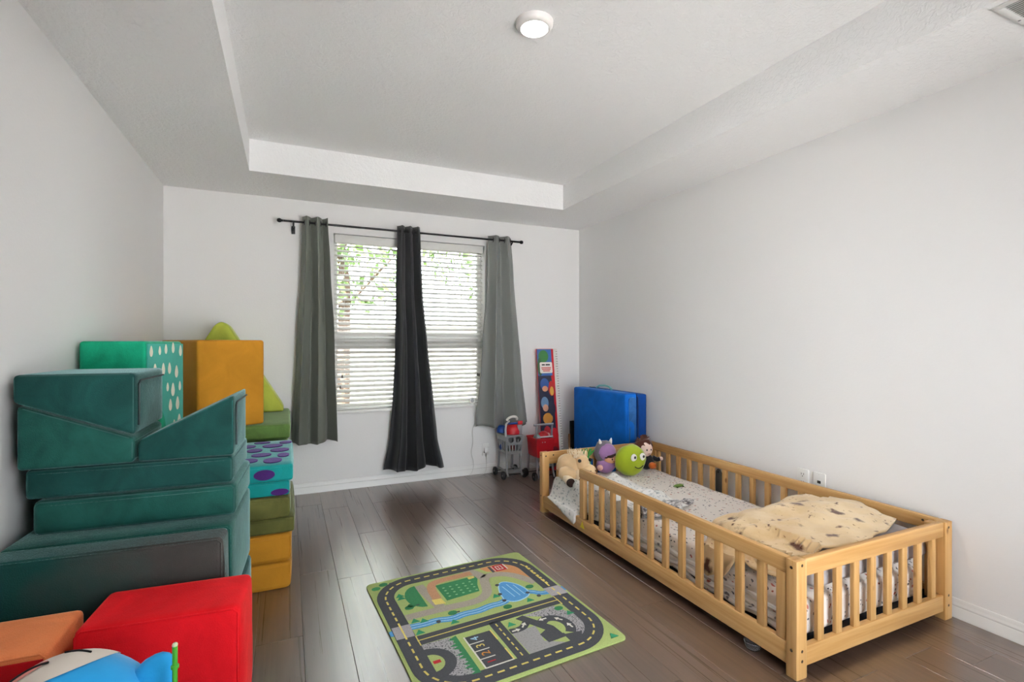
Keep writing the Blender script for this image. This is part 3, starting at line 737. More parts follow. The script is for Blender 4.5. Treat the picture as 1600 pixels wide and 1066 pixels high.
GOLD = velvet('gold_velvet', 'a87420', .5, (1, .8, .45, 1), .1); OLIVE = velvet('olive_velvet', '55562c', .6, (.75, .85, .65, 1)); MOSS = velvet('moss_velvet', '4f6a34', .6, (.75, .9, .6, 1)); LIME = velvet('lime_velvet', 'a8b348', .5, (.95, 1, .6, 1), .1)
MINT = velvet('mint_velvet', '14906c', .6, (.5, .95, .8, 1)); BLUE = velvet('blue_velvet', '0a5cb4', .45, (.3, .6, 1, 1), .16); NAVY = velvet('navy_velvet', '0a3a80', .4, (.3, .5, .9, 1), .14)
PIPE = plain('teal_piping', '1d4b48', .8); ZIP = plain('dark_zipper', '10282a', .6)

def spots(name, base, dot, scale, th, stretch, sheen, jitter=.8, seed=0):
    k = NT(name); v = k.coord('Object', stretch)
    mp = k.new('ShaderNodeMapping'); mp.inputs['Location'].default_value = (seed, seed * .6, seed * .3); k.link(v, mp.inputs['Vector'])
    vo = k.new('ShaderNodeTexVoronoi'); vo.inputs['Scale'].default_value = scale; vo.inputs['Randomness'].default_value = jitter; k.link(mp.outputs[0], vo.inputs['Vector'])
    f = k.ramp(vo.outputs['Distance'], [(th, (1, 1, 1, 1)), (th + .02, (0, 0, 0, 1))])
    k.set(Base_Color=k.mix(f, rgb(base), rgb(dot)), Roughness=.85, Sheen_Weight=sheen, Sheen_Roughness=.35, Sheen_Tint=(.8, .95, .95, 1), Specular_IOR_Level=.15)
    return k.m
SPOT = velvet('bright_teal_spotted_velvet', '128583', 1, (.75, .95, .97, 1), .12); PURP = velvet('purple_velvet', '3f1f60', .8, (.6, .5, .95, 1), .15)
DROP = velvet('pale_mint_print', '45a394', .3, (.8, .95, .9, 1), .06); CREAM = plain('cream_print', 'e8e2cf', .9)

def loft(lo, hi, bev=.018, cuts=6, bulge=.008, seed=0):
    """six-sided cushion from four bottom and four top corners, softened and slightly bulging"""
    b = bmesh.new(); V = [b.verts.new(p) for p in lo + hi]
    for f in ((0, 3, 2, 1), (4, 5, 6, 7), (0, 1, 5, 4), (1, 2, 6, 5), (2, 3, 7, 6), (3, 0, 4, 7)): b.faces.new([V[i] for i in f])
    bmesh.ops.recalc_face_normals(b, faces=b.faces)
    nrm = {}
    bmesh.ops.subdivide_edges(b, edges=b.edges[:], cuts=cuts, use_grid_fill=True)
    sharp = [e for e in b.edges if len(e.link_faces) == 2 and e.calc_face_angle(0) > .3]
    es = set(v for e in sharp for v in e.verts)
    c = sum((v.co for v in b.verts), Vector()) / len(b.verts)
    # bulge interior verts along their face normal by distance from the sharp edges
    dist = {v: (0 if v in es else None) for v in b.verts}; fr = list(es); d = 0
    while fr:
        d += 1; nx = []
        for v in fr:
            for e in v.link_edges:
                o = e.other_vert(v)
                if dist[o] is None: dist[o] = d; nx.append(o)
        fr = nx
    mv = []
    for v in b.verts:
        if dist[v]:
            k = 1 - (1 - min(1, dist[v] / (cuts / 2 + .5))) ** 2
            nv = 1 if abs(v.normal.z) < .5 else .12; mv.append((v, v.normal * nv * (bulge * k + .004 * noise.noise(v.co * 9 + Vector((seed, 0, 0))))))
    for v, dv in mv: v.co += dv
    bmesh.ops.bevel(b, geom=sharp, offset=bev, segments=3, affect='EDGES', profile=.5, clamp_overlap=True)
    return b
def rot2(x, y, o, a): c, s = math.cos(a), math.sin(a); return (o[0] + c * (x - o[0]) - s * (y - o[1]), o[1] + s * (x - o[0]) + c * (y - o[1]))
def quad(x0, x1, y0, y1, z0, z1, o=None, deg=0):
    o = o or (x1, y0); a = math.radians(deg)
    P = [rot2(x, y, o, a) for x, y in ((x0, y0), (x1, y0), (x1, y1), (x0, y1))]
    zz0 = z0 if isinstance(z0, tuple) else (z0,) * 4; zz1 = z1 if isinstance(z1, tuple) else (z1,) * 4
    return [Vector((*p, z)) for p, z in zip(P, zz0)], [Vector((*p, z)) for p, z in zip(P, zz1)]
def foam(name, label, lo, hi, mat, cat='foam block', group=None, bev=.018, bulge=.006, pipe=None, zipper=None, name2='cover', seed=0):
    c = sum(lo, Vector()) / 4; c.z = min(v.z for v in lo)
    t = thing(name, label, cat, c, 0, group or cat + 's stacked by the left wall')
    obj(name2, loft(lo, hi, bev, 6, bulge, seed), mat, t)
    if pipe is not False:
        # piping along the seam of the front face
        F = [lo[0], lo[1], hi[1], hi[0]]; cen = sum(F, Vector()) / 4
        nrm = (F[1] - F[0]).cross(F[3] - F[0]).normalized()
        pts = []
        for i in range(4):
            p, a, q = F[i], F[i - 1], F[(i + 1) % 4]
            for s in (0, 1):
                e = (a - p).normalized() if s == 0 else (q - p).normalized()
                oth = (q - p).normalized() if s == 0 else (a - p).normalized()
                pts.append(p + e * bev * .9 + oth * bev * .28 + (F[1] - F[0]).cross(F[3] - F[0]).normalized() * (-bev * .28))
        pts.append(pts[0]); obj('piping', tube(pts, .0028, 6, cap=False), pipe or mat, t)
    if zipper:
        # zipper along the upper edge and near edge of the right-hand end
        R = [lo[1], lo[2], hi[2], hi[1]]; n = (R[1] - R[0]).cross(R[3] - R[0]).normalized(); n = n if n.x > 0 else -n
        u = (R[2] - R[3]).normalized(); w = (R[0] - R[3]).normalized(); h = (R[0] - R[3]).length; l = (R[2] - R[3]).length
        b = tube([R[3] + n * .007 + u * .03 + w * h * f for f in (.85, .3, .18)] + [R[3] + n * .007 + u * (.05 + (l - .08) * f) + w * .028 for f in (.0, .3, .6, 1)], .0035, 6)
        obj('zipper', b, ZIP, t)
    return t
DEG = -3.0; O = (-.185, 2.15)
# the teal stack along the left wall, bottom to top
foam('foam_block', 'teal foam base block, lowest of the tall teal stack, behind the upright charcoal cushion', *quad(-.825, -.17, 2.03, 2.56, .0, .298, O, DEG), TEAL2)
foam('foam_block', 'teal foam block second from the floor, its top ledge showing over the charcoal cushion', *quad(-.82, -.175, 2.03, 2.56, .302, .604, O, DEG), TEAL)
foam('foam_cushion', 'flat teal foam cushion set in from the wall, directly on the second block', *quad(-.775, -.178, 2.14, 2.58, .608, .722, O, DEG), TEAL, 'foam cushion', pipe=PIPE)
foam('foam_cushion', 'flat teal foam cushion reaching nearer the wall, under the two upper wedges', *quad(-.80, -.19, 2.15, 2.58, .727, .827, O, DEG), TEAL2, 'foam cushion', pipe=PIPE)
foam('foam_wedge', 'teal foam wedge with sloping top lying below the top teal block', *quad(-.81, -.495, 2.15, 2.56, .832, (1.046, .918, .918, 1.046), (-.495, 2.15), -1), TEAL, 'foam wedge', pipe=PIPE)
foam('foam_wedge', 'teal foam block at the very top of the teal stack, zipper on its right end', *quad(-.82, -.492, 2.15, 2.56, (1.056, .928, .928, 1.056), 1.148, (-.495, 2.15), -1), TEAL2, 'foam wedge', pipe=PIPE, zipper=True)
foam('foam_wedge', 'teal triangular foam wedge rising to the right on the teal stack', *quad(-.485, -.186, 2.145, 2.50, .832, (.905, 1.055, 1.055, .905), (-.186, 2.15), -3), TEAL2, 'foam wedge', pipe=TEAL3, zipper=True)
foam('foam_cushion', 'charcoal foam cushion with teal edge standing upright in front of teal stack', *quad(-.835, -.195, 1.885, 2.005, .0, .612, (-.195, 1.885), -4), CHAR, 'foam cushion', name2='cover')
# teal edge band of the upright cushion
# red and orange blocks in front
foam('foam_block', 'bright red foam block standing in front of the charcoal cushion', *quad(-.515, -.125, 1.62, 1.855, .0, .50, (-.125, 1.62), -5), RED, bev=.02, bulge=.008)
tt = foam('foam_block', 'orange topped foam block with red front against the left wall', *quad(-.835, -.552, 1.62, 1.85, .0, .478, (-.552, 1.62), -3), ORG, bev=.016)
lo, hi = quad(-.832, -.555, 1.612, 1.616, .004, .466, (-.552, 1.62), -3)
o = obj('front_cover', loft(lo, hi, .001, 2, .002), DRED, tt); o['label'] = 'dark red front face'
# coloured stack behind, bottom to top
CS = (-.80, .016, 2.80, 3.52)
foam('foam_cushion', 'lower of two gold foam cushions at the bottom of the coloured stack', *quad(*CS, .0, .136), GOLD, 'foam cushion', bev=.022)
foam('foam_cushion', 'upper of two gold foam cushions, under the olive ones', *quad(CS[0], .018, 2.795, 3.52, .140, .282), GOLD, 'foam cushion', bev=.022, seed=3)
foam('foam_cushion', 'lower of two olive foam cushions in the coloured stack', *quad(CS[0], .032, 2.80, 3.54, .286, .362), OLIVE, 'foam cushion', bev=.02, seed=5)
foam('foam_cushion', 'upper of two olive foam cushions, under the spotted ones', *quad(CS[0], .012, 2.785, 3.55, .366, .470), OLIVE, 'foam cushion', bev=.02, seed=6)
sp0 = foam('foam_cushion', 'lower of two teal foam cushions with purple spots', *quad(CS[0], .010, 2.81, 3.50, .474, .548), SPOT, 'foam cushion', bev=.016, seed=7)
sp1 = foam('foam_cushion', 'upper of two teal foam cushions with purple spots, its spotted top in view', *quad(CS[0], .026, 2.79, 3.50, .552, .636), SPOT, 'foam cushion', bev=.018, seed=8)
def spot(t, c, r, axis, d):
    return obj('purple_spot', prism(circle(*c, r[0], 18, r[1]), d - .0045, d + .001, axis), PURP, t)
for x_, y_, rx_, ry_ in ((-.07, 2.90, .045, .06), (-.19, 2.93, .05, .05), (-.02, 3.02, .03, .05), (-.13, 3.06, .05, .045), (-.25, 3.05, .05, .05), (-.04, 3.17, .05, .05), (-.17, 3.20, .04, .05), (-.30, 3.18, .05, .05), (-.08, 3.31, .055, .05), (-.22, 3.33, .05, .045), (-.01, 3.40, .035, .04), (-.14, 3.43, .045, .03)):
    spot(sp1, (x_, y_), (rx_, ry_), 'z', .640)
spot(sp1, (-.105, .592), (.048, .026), 'y', 2.788); spot(sp1, (-.33, .585), (.05, .027), 'y', 2.788); spot(sp0, (-.035, .494), (.042, .016), 'y', 2.808); spot(sp0, (-.25, .505), (.05, .02), 'y', 2.808)
foam('foam_block', 'green foam base block behind the spotted cushions', *quad(-.80, .0, 3.57, 4.42, .0, .632), MOSS, bev=.02)
foam('foam_cushion', 'moss green foam cushion under the gold block and lime wedge', *quad(-.80, .015, 3.535, 4.42, .637, .728), MOSS, 'foam cushion', bev=.022, seed=9)
foam('foam_block', 'large upright gold foam block on the moss green cushion', *quad(-.481, -.089, 3.42, 4.02, .733, 1.272, (-.481, 3.42), 28), GOLD, bev=.016, pipe=False)
lw = thing('foam_wedge', 'lime green triangular foam wedge standing behind the gold block', 'foam wedge', (-.43, 4.28, .733), 0, 'foam wedges stacked by the left wall')
obj('cover', prism([(-.835, .733), (-.022, .733), (-.032, .775), (-.395, 1.385), (-.438, 1.412), (-.480, 1.385), (-.83, .775)], 4.165, 4.40, 'y', .02, 3, M=Matrix.Translation((0, .0, 0))), LIME, lw)
# mint block with drop pattern on the spotted stack
lo, hi = quad(-.835, -.585, 2.73, 3.20, .641, 1.262, (-.585, 2.73), -8)
mb = foam('foam_block', 'mint green foam block with cream drops on its side, behind the top teal block', lo, hi, MINT, bev=.014, pipe=False)
b = bmesh.new(); n = (hi[1] - hi[0]).normalized(); e = (hi[2] - hi[1]).normalized()
d0 = [lo[1] + n * .0085 + e * .012 + Vector((0, 0, .012)), lo[2] + n * .0085 - e * .012 + Vector((0, 0, .012)), hi[2] + n * .0085 - e * .012 - Vector((0, 0, .012)), hi[1] + n * .0085 + e * .012 - Vector((0, 0, .012))]
d1 = [p - n * .006 for p in d0]
A = [b.verts.new(p) for p in d0]; B = [b.verts.new(p) for p in d1]; b.faces.new(A); b.faces.new(B[::-1])
for i in range(4): b.faces.new((A[i], B[i], B[(i + 1) % 4], A[(i + 1) % 4]))
o = obj('side_panel', b, DROP, mb, False); o['label'] = 'mint side face printed with cream drops'
def drop(u_, z_, r_):
    b = bmesh.new(); c0 = lo[1] + n * .0092 + e * u_ + Vector((0, 0, z_)); P = []
    for i in range(16):
        t_ = 2 * PI * i / 16; q = math.cos(t_) * (1 - .35 * max(0, math.sin(t_))); P.append(c0 + e * (r_ * .72 * q) + Vector((0, 0, r_ * (1.15 if math.sin(t_) > 0 else .9) * math.sin(t_))))
    A = [b.verts.new(p) for p in P]; B = [b.verts.new(p - n * .002) for p in P]; b.faces.new(A); b.faces.new(B[::-1])
    for i in range(16): b.faces.new((A[i], B[i], B[(i + 1) % 16], A[(i + 1) % 16]))
    obj('cream_drop', b, CREAM, mb, False)
rd = random.Random(3)
for r_ in range(6):
    for c_ in range(5):
        u_, z_ = .05 + .09 * c_ + .045 * (r_ % 2) + rd.uniform(-.012, .012), .57 - .095 * r_ + rd.uniform(-.015, .015)
        if u_ < .44 and not ((u_ - .13) ** 2 / .13 ** 2 + (z_ - .10) ** 2 / .24 ** 2 < 1): drop(u_, z_, rd.uniform(.020, .034))
b = bmesh.new(); P0 = lo[1] + n * .0095 + e * .02
pts = [P0 + e * (.11 + .10 * math.cos(t)) + Vector((0, 0, .10 + .20 * math.sin(t))) for t in [PI * i / 14 for i in range(15)]]
A = [b.verts.new(p) for p in pts]; B = [b.verts.new(p - n * .003) for p in pts]; b.faces.new(A); b.faces.new(B[::-1])
for i in range(15): b.faces.new((A[i], B[i], B[(i + 1) % 15], A[(i + 1) % 15]))
o = obj('arch_patch', b, MINT, mb, False); o['label'] = 'darker mint arch patch'

# ------------------------------------------------------------------ blue folding mat by the right wall
bm_t = thing('folding_mat', 'blue velvet folding mat standing folded on edge behind the bed in the corner', 'mat', (2.67, 3.8, 0))
lo, hi = quad(2.548, 2.665, 3.375, 4.20, .0, (.832, .832, .826, .826))
obj('panel', loft(lo, hi, .03, 6, .012), BLUE, bm_t)
lo, hi = quad(2.672, 2.775, 3.385, 4.17, .0, (.822, .822, .822, .822))
o = obj('panel', loft(lo, hi, .03, 6, .008, 4), NAVY, bm_t); o['label'] = 'darker rear panel'
o = obj('end_panel', prism(rrect(2.575, 2.648, .02, .80, .02, 3), 3.364, 3.372, 'y'), velvet('worn_blue_velvet', '2a5a94', .7, (.6, .8, 1, 1), .35), bm_t); o['label'] = 'paler worn end strip'
obj('carry_handle', merge(tube([(2.655, 3.72, .835), (2.66, 3.76, .856), (2.665, 3.84, .862), (2.66, 3.92, .856), (2.655, 3.96, .835)], .009, 8), bmesh.new()), plain('pale_teal_strap', '7fc0bd', .8), bm_t)
obj('seam', tube([(2.668, 3.37, .03), (2.668, 3.366, .4), (2.668, 3.37, .80), (2.668, 3.45, .828), (2.668, 4.1, .828)], .004, 6), plain('dark_blue_seam', '06224c', .8), bm_t)
bp = thing('folded_board', 'thin black board leaning in the gap between blue mat and back wall', 'board', (2.66, 4.337, 0))
obj('board', box(2.590, 2.775, 4.33, 4.345, .0, .47, .003), plain('black_board', '16161a', .6), bp)
obj('edge_strip', box(2.576, 2.5895, 4.328, 4.347, .0, .34, .002), plain('tan_strip', '9a6f48', .6), bp)

# ------------------------------------------------------------------ growth chart (plain colour shapes instead of characters)
gc = thing('growth_chart', 'tall red and blue growth chart board with ruler edge leaning on back wall', 'growth chart', (2.38, 4.30, .004))
tilt = math.atan2(.155, 1.19); GM = Matrix.Translation((2.27, 4.30, .004)) @ Matrix.Rotation(-tilt, 4, 'X')
CW, CH = .236, 1.20
def gco(name, bm, mat): bmesh.ops.transform(bm, matrix=GM, verts=bm.verts); return obj(name, bm, mat, gc)
gco('board', box(0, CW, 0, .010, 0, CH, .001), plain('chart_red', 'b3141c', .4))
gco('ruler_strip', box(CW - .045, CW - .0005, -.0012, 0, .001, CH - .001), plain('ruler_white', 'dcdad4', .5))
b = bmesh.new()
for i in range(47):
    z = .02 + i * .025; add_box(b, CW - (.026 if i % 4 == 0 else .018), CW - .001, -.0018, -.0011, z, z + .0042)
o = gco('tick_mark', b, plain('tick_dark', '2a2a2c', .6)); o['kind'] = 'stuff'
gco('top_field', box(.004, CW - .07, -.0010, 0, .93, CH - .004), plain('chart_blue', '2f5f9c', .4))
def blob(x, z, rx, rz, col, lay, ang=0):
    p = [(x + rx * math.cos(t) * math.cos(ang) - rz * math.sin(t) * math.sin(ang), z + rx * math.cos(t) * math.sin(ang) + rz * math.sin(t) * math.cos(ang)) for t in [2 * PI * i / 20 for i in range(20)]]
    gco('colour_shape', prism(p, -.0012 - .0006 * lay, -.0006 * lay, 'y'), plain('chart_' + col, col, .4))
gco('dark_field', prism([(.002, .30), (.10, .22), (.17, .35), (.165, .75), (.15, .93), (.002, .93)], -.0010, 0, 'y'), plain('chart_navy', '1d2036', .4))
for a in ((.075, 1.125, .055, .062, '2f6a34', 1), (.03, 1.02, .028, .09, '24502c', 1), (.07, .845, .05, .06, '2c4f8e', 2), (.072, .80, .032, .028, 'c98a66', 3), (.145, .80, .036, .075, 'a81a20', 2), (.147, .775, .022, .045, 'd2a144', 3),
          (.06, .66, .042, .06, '6a8db0', 2), (.066, .61, .03, .035, 'c79276', 3), (.14, .60, .036, .075, '23283a', 2), (.085, .505, .055, .055, 'c98a34', 2), (.07, .37, .04, .062, 'b5222c', 2), (.072, .345, .024, .024, 'd9b0a4', 3),
          (.148, .335, .044, .075, 'c4161f', 3), (.08, .21, .05, .06, '3a2030', 2), (.14, .16, .045, .07, '6f1420', 2), (.09, .08, .06, .06, '4a4a55', 2)):
    blob(*a)
gco('title_label', prism(rrect(.028, .168, .955, 1.065, .014, 4), -.004, -.001, 'y'), plain('label_cream', 'e6e0d8', .5))
b = bmesh.new()
for x0, x1 in ((.05, .085), (.093, .142)): add_box(b, x0, x1, -.0048, -.0038, 1.032, 1.046)
gco('title_print', b, plain('print_black', '18181a', .6))
b = bmesh.new()
for x0, x1, z in ((.043, .152, 1.004), (.048, .148, .988), (.06, .138, .972)): add_box(b, x0, x1, -.0048, -.0038, z, z + .010)
o = gco('subtitle_print', b, plain('print_red', 'c04a44', .6))

# ------------------------------------------------------------------ toy shopping carts
GRYP = plain('grey_toy_plastic', '8b8d8f', .45); BLKP = plain('black_toy_plastic', '141415', .45); REDP = plain('red_toy_plastic', 'b0101c', .4); LGRY = plain('pale_grey_plastic', 'b9bbbd', .45); BLUP = plain('blue_toy_plastic', '15418c', .4)
def wheel(parent, x, y, r=.036, w=.024):
    Mx = Matrix.Translation((x, y, r)) @ Matrix.Rotation(PI / 2, 4, 'Y')
    o = obj('wheel', lathe([(0, -w * .4), (r * .35, -w * .45), (r * .4, -w * .3), (r * .7, -w * .3), (r * .75, -w / 2), (r * .93, -w / 2), (r, -w * .35), (r, w * .35), (r * .93, w / 2), (r * .75, w / 2), (r * .7, w * .3), (r * .4, w * .3), (r * .35, w * .45), (0, w * .4)], 24, Mx), BLKP, parent)
    obj('hub', lathe([(0, -w * .62), (r * .22, -w * .58), (r * .24, w * .58), (0, w * .62)], 14, Mx), GRYP, o)
def basket_walls(t, x0, x1, y0, y1, z0, z1, fl, mat, holes=True):
    th = .007
    def sh(p, side):   # flare the basket outwards with height
        return p
    cx = (x0 + x1) / 2; w = x1 - x0; H = []
    if holes:
        n = 5; sw = w / (n * 2 + 1)
        for i in range(n):
            a = x0 + sw * (2 * i + 1); H.append([(a, z0 + .03), (a + sw, z0 + .03), (a + sw, z0 + .085), (a, z0 + .085)])
        if z1 - z0 > .16:
            for q in (.3, .72): H.append(circle(x0 + w * q, z0 + .135, .026, 14))
    def bend(bm, f):
        for v in bm.verts: f(v)
        return bm
    k = lambda z: fl * (z - z0) / (z1 - z0)
    def fx(v): v.co.x = cx + (v.co.x - cx) * (1 + 2 * k(v.co.z) / w)
    def fr(v): fx(v); v.co.y -= k(v.co.z)
    def bk(v): fx(v); v.co.y += k(v.co.z)
    outer = [(x0, z0), (x1, z0), (x1, z1), (x0, z1)]
    obj('front_panel', bend(panel_holes(outer, H, y0, y0 + th), fr), mat, t)
    obj('back_panel', bend(panel_holes(outer, [], y1 - th, y1), bk), mat, t)
    SH = []
    if holes:
        n = 4; sw = (y1 - y0) / (n * 2 + 1)
        for i in range(n):
            a = y0 + sw * (2 * i + 1); SH.append([(a, z0 + .03), (a + sw, z0 + .03), (a + sw, z0 + .12), (a, z0 + .12)])
    cy = (y0 + y1) / 2
    def fy(v): v.co.y = cy + (v.co.y - cy) * (1 + 2 * k(v.co.z) / (y1 - y0))
    def lf_(v): fy(v); v.co.x -= k(v.co.z)
    def rt_(v): fy(v); v.co.x += k(v.co.z)
    so = [(y0 + th, z0), (y1 - th, z0), (y1 - th, z1), (y0 + th, z1)]
    obj('side_panel', bend(panel_holes(so, SH, x0, x0 + th, 'x'), lf_), mat, t); obj('side_panel', bend(panel_holes(so, SH, x1 - th, x1, 'x'), rt_), mat, t)
    obj('basket_floor', box(x0 + th, x1 - th, y0 + th, y1 - th, z0, z0 + .006), mat, t)
    fl2 = fl
    rim = [(x0 - fl2, y0 - fl2, z1), (x1 + fl2, y0 - fl2, z1), (x1 + fl2, y1 + fl2, z1), (x0 - fl2, y1 + fl2, z1)]
    obj('rim', tube(rim + [rim[0]], .007, 8), mat, t)
def leg(t, pts, r, mat): obj('leg', tube(pts, r, 8), mat, t)
# grey cart
g1 = thing('toy_shopping_cart', 'grey plastic toy shopping cart with slotted basket below right curtain', 'toy cart', (1.90, 4.32, 0), 0, 'toy shopping carts')
gx0, gx1, gy0, gy1 = 1.835, 1.985, 4.20, 4.40
basket_walls(g1, gx0, gx1, gy0, gy1, .225, .395, .012, GRYP)
for xx in (gx0 + .005, gx1 - .005):
    leg(g1, [(xx, gy0 + .01, .23), (xx, gy0 + .005, .12), (xx, gy0 - .005, .065), (xx, gy0 - .03, .03)], .011, GRYP)
    leg(g1, [(xx, gy1 - .01, .23), (xx, gy1, .10), (xx, gy1 + .01, .05)], .011, GRYP)
obj('lower_frame', box(gx0, gx1, gy0 - .01, gy0 + .008, .052, .085, .004), GRYP, g1); obj('lower_frame', box(gx0 - .004, gx0 + .012, gy0, gy1, .056, .076, .004), GRYP, g1); obj('lower_frame', box(gx1 - .012, gx1 + .004, gy0, gy1, .056, .076, .004), GRYP, g1)
for x_, y_ in ((gx0 - .030, gy0 + .0), (gx1 + .030, gy0 + .0), (gx0 - .030, gy1 + .0), (gx1 + .030, gy1 + .0)): wheel(g1, x_, y_, .038)
obj('axle', tube([(gx0 - .03, gy0, .038), (gx1 + .03, gy0, .038)], .004, 6), BLKP, g1); obj('axle', tube([(gx0 - .03, gy1, .038), (gx1 + .03, gy1, .038)], .004, 6), BLKP, g1)
obj('handle', tube([(gx0 - .012, gy0 - .01, .395), (gx0 - .012, gy0 - .005, .46), (gx0 + .005, gy0 + .02, .505), (gx0 + .05, gy0 + .05, .525)], .009, 10), LGRY, g1)
obj('push_bar', tube([(gx0 + .03, gy0 + .03, .505), (gx1 + .0, gy0 + .03, .505)], .009, 10), BLUP, g1)
obj('back_rest', box(gx1 - .035, gx1 + .012, gy0 + .005, gy0 + .02, .39, .50, .004), GRYP, g1)
o = obj('badge', box(gx1 - .036, gx1 + .012, gy0 - .002, gy0 + .004, .495, .53, .004), REDP, g1); o['label'] = 'small red badge on the cart handle'
# toys in the grey cart
o = obj('toy_helmet', lathe([(.0, .125), (.05, .118), (.085, .09), (.10, .04), (.10, 0), (.092, 0), (.092, .04), (.078, .083), (.045, .11), (0, .117)], 28, Matrix.Translation((1.925, 4.265, .404)) @ Matrix.Scale(.74, 4)), REDP); rebase(o); tag(o, 'red dome shaped toy in the grey cart basket', 'toy')
o = obj('toy_ball', ball((1.862, 4.335, .272), .040), BLUP); rebase(o); tag(o, 'blue ball inside the grey cart, behind its slots', 'ball', 'toy balls in the carts')
o = obj('toy_ball', ball((1.955, 4.33, .270), .038), REDP); rebase(o); tag(o, 'red ball inside the grey cart, behind its slots', 'ball', 'toy balls in the carts')
o = obj('toy_dome', lathe([(.0, .085), (.035, .08), (.056, .055), (.06, .02), (.06, 0), (.055, 0), (.05, .05), (.03, .074), (0, .078)], 24, Matrix.Translation((1.862, 4.375, .404)) @ Matrix.Scale(.82, 4)), BLUP); rebase(o); tag(o, 'blue dome shaped toy behind the red one over the cart back', 'toy')
o = obj('toy_visor', merge(tube([(1.85 + .05 * math.cos(PI * i / 12) + .05, 4.225 - .03 * math.sin(PI * i / 12) , .54 + .035 * math.sin(PI * i / 12)) for i in range(13)], .011, 8), bmesh.new()), WHT); rebase(o); tag(o, 'white curved toy band on the grey cart push bar', 'toy')
# red cart
r1 = thing('toy_shopping_cart', 'red plastic toy shopping cart with grey frame beside growth chart', 'toy cart', (2.15, 4.18, 0), 0, 'toy shopping carts')
hx0, hx1, hy0, hy1 = 2.075, 2.235, 4.05, 4.235
basket_walls(r1, hx0, hx1, hy0, hy1, .205, .375, .010, REDP, False)
for xx in (hx0, hx1):
    leg(r1, [(xx, hy0 + .01, .21), (xx, hy0 + .0, .12), (xx, hy0 - .01, .065), (xx, hy0 - .03, .025)], .010, GRYP)
    leg(r1, [(xx, hy1 - .01, .21), (xx, hy1, .10), (xx, hy1, .05)], .010, GRYP)
    leg(r1, [(xx - .0, hy0 + .02, .37), (xx + .0, hy0 + .02, .43), (xx - .0, hy0 + .01, .505)], .009, GRYP)
obj('push_bar', tube([(hx0 - .03, hy0 + .01, .505), (hx1 + .01, hy0 + .01, .505)], .010, 10), GRYP, r1)
obj('cross_bar', tube([(hx0, hy0 + .0, .392), (hx1, hy0 + .0, .392)], .007, 8), LGRY, r1)
obj('lower_frame', box(hx0, hx1, hy0, hy0 + .012, .115, .132, .003), GRYP, r1); obj('lower_tray', box(hx0, hx1, hy0 + .014, hy1 - .02, .118, .126, .002), LGRY, r1)
for x_, y_ in ((hx0 - .026, hy0), (hx1 + .026, hy0), (hx0 - .026, hy1), (hx1 + .026, hy1)): wheel(r1, x_, y_, .038)
obj('axle', tube([(hx0 - .026, hy0, .038), (hx1 + .026, hy0, .038)], .004, 6), BLKP, r1); obj('axle', tube([(hx0 - .026, hy1, .038), (hx1 + .026, hy1, .038)], .004, 6), BLKP, r1)
for dx in (.05, .075): obj('rivet', ball((hx0 + dx, hy0 - .006, .345), .006, sub=2), LGRY, r1)
o = obj('toy_ball', ball((2.185, 4.14, .385), (.050, .048, .046)), REDP); rebase(o); tag(o, 'bright red ball on top of the red cart load', 'ball', 'toy balls in the carts')
o = obj('toy_ball', ball((2.112, 4.13, .374), .034), plain('mint_toy', '8fb0a6', .5)); rebase(o); tag(o, 'pale mint ball in the left of the red cart', 'ball', 'toy balls in the carts')
o = obj('toy_ball', ball((2.145, 4.16, .270), .055), BLUP); rebase(o); tag(o, 'blue ball deep in the red cart basket', 'ball', 'toy balls in the carts')

# gadget on the sill and its cord
gd = thing('sill_gadget', 'small white round gadget with grey face on the window sill', 'gadget', (1.600, YB - .012, WZ0 + .0205))
M1 = Matrix.Translation((1.600, YB - .010, WZ0 + .052)) @ Matrix.Rotation(PI / 2, 4, 'X')
obj('body', lathe([(0, -.010), (.026, -.010), (.030, -.004), (.030, .006), (.026, .012), (.020, .013), (0, .013)], 28, M1), TRIM, gd)
obj('face', lathe([(0, .0145), (.016, .0142), (.019, .0128), (0, .0128)], 24, M1), plain('gadget_grey', '8f9294', .3), gd)
obj('foot', box(1.585, 1.615, YB - .022, YB + .0, WZ0 + .0205, WZ0 + .026, .002), TRIM, gd)
cd = [(1.615, YB - .030, WZ0 + .035), (1.63, YB - .036, WZ0 - .01), (1.615, YB - .03, .58), (1.63, YB - .02, .50), (1.60, YB - .012, .42), (1.615, YB - .012, .30), (1.585, YB - .012, .22), (1.62, YB - .016, .12), (1.60, YB - .03, .03), (1.55, YB - .06, .006), (1.62, YB - .085, .005), (1.70, YB - .06, .005), (1.74, YB - .03, .03), (1.745, YB - .022, .12), (1.74, YB - .02, .21)]
def smooth(p, it=3):
    for _ in range(it):
        q = [Vector(p[0])]
        for a, c in zip(p, p[1:]): a, c = Vector(a), Vector(c); q += [a * .75 + c * .25, a * .25 + c * .75]
        p = q + [Vector(p[-1])]
    return p
o = obj('power_cord', tube(smooth(cd), .0022, 6), plain('cord_white', 'cfcfcb', .5)); rebase(o, (1.62, YB - .05, .003)); tag(o, 'thin white cord from the sill gadget down to the floor', 'cord')
ad = thing('wall_adapter', 'white plug adapter low on back wall left of the grey cart', 'adapter', (1.742, YB - .012, .22))
obj('body', box(1.722, 1.762, YB - .032, YB - .003, .20, .25, .004), TRIM, ad); obj('wall_plate', box(1.707, 1.777, YB - .003, YB - .0005, .17, .285, .001), TRIM, ad)

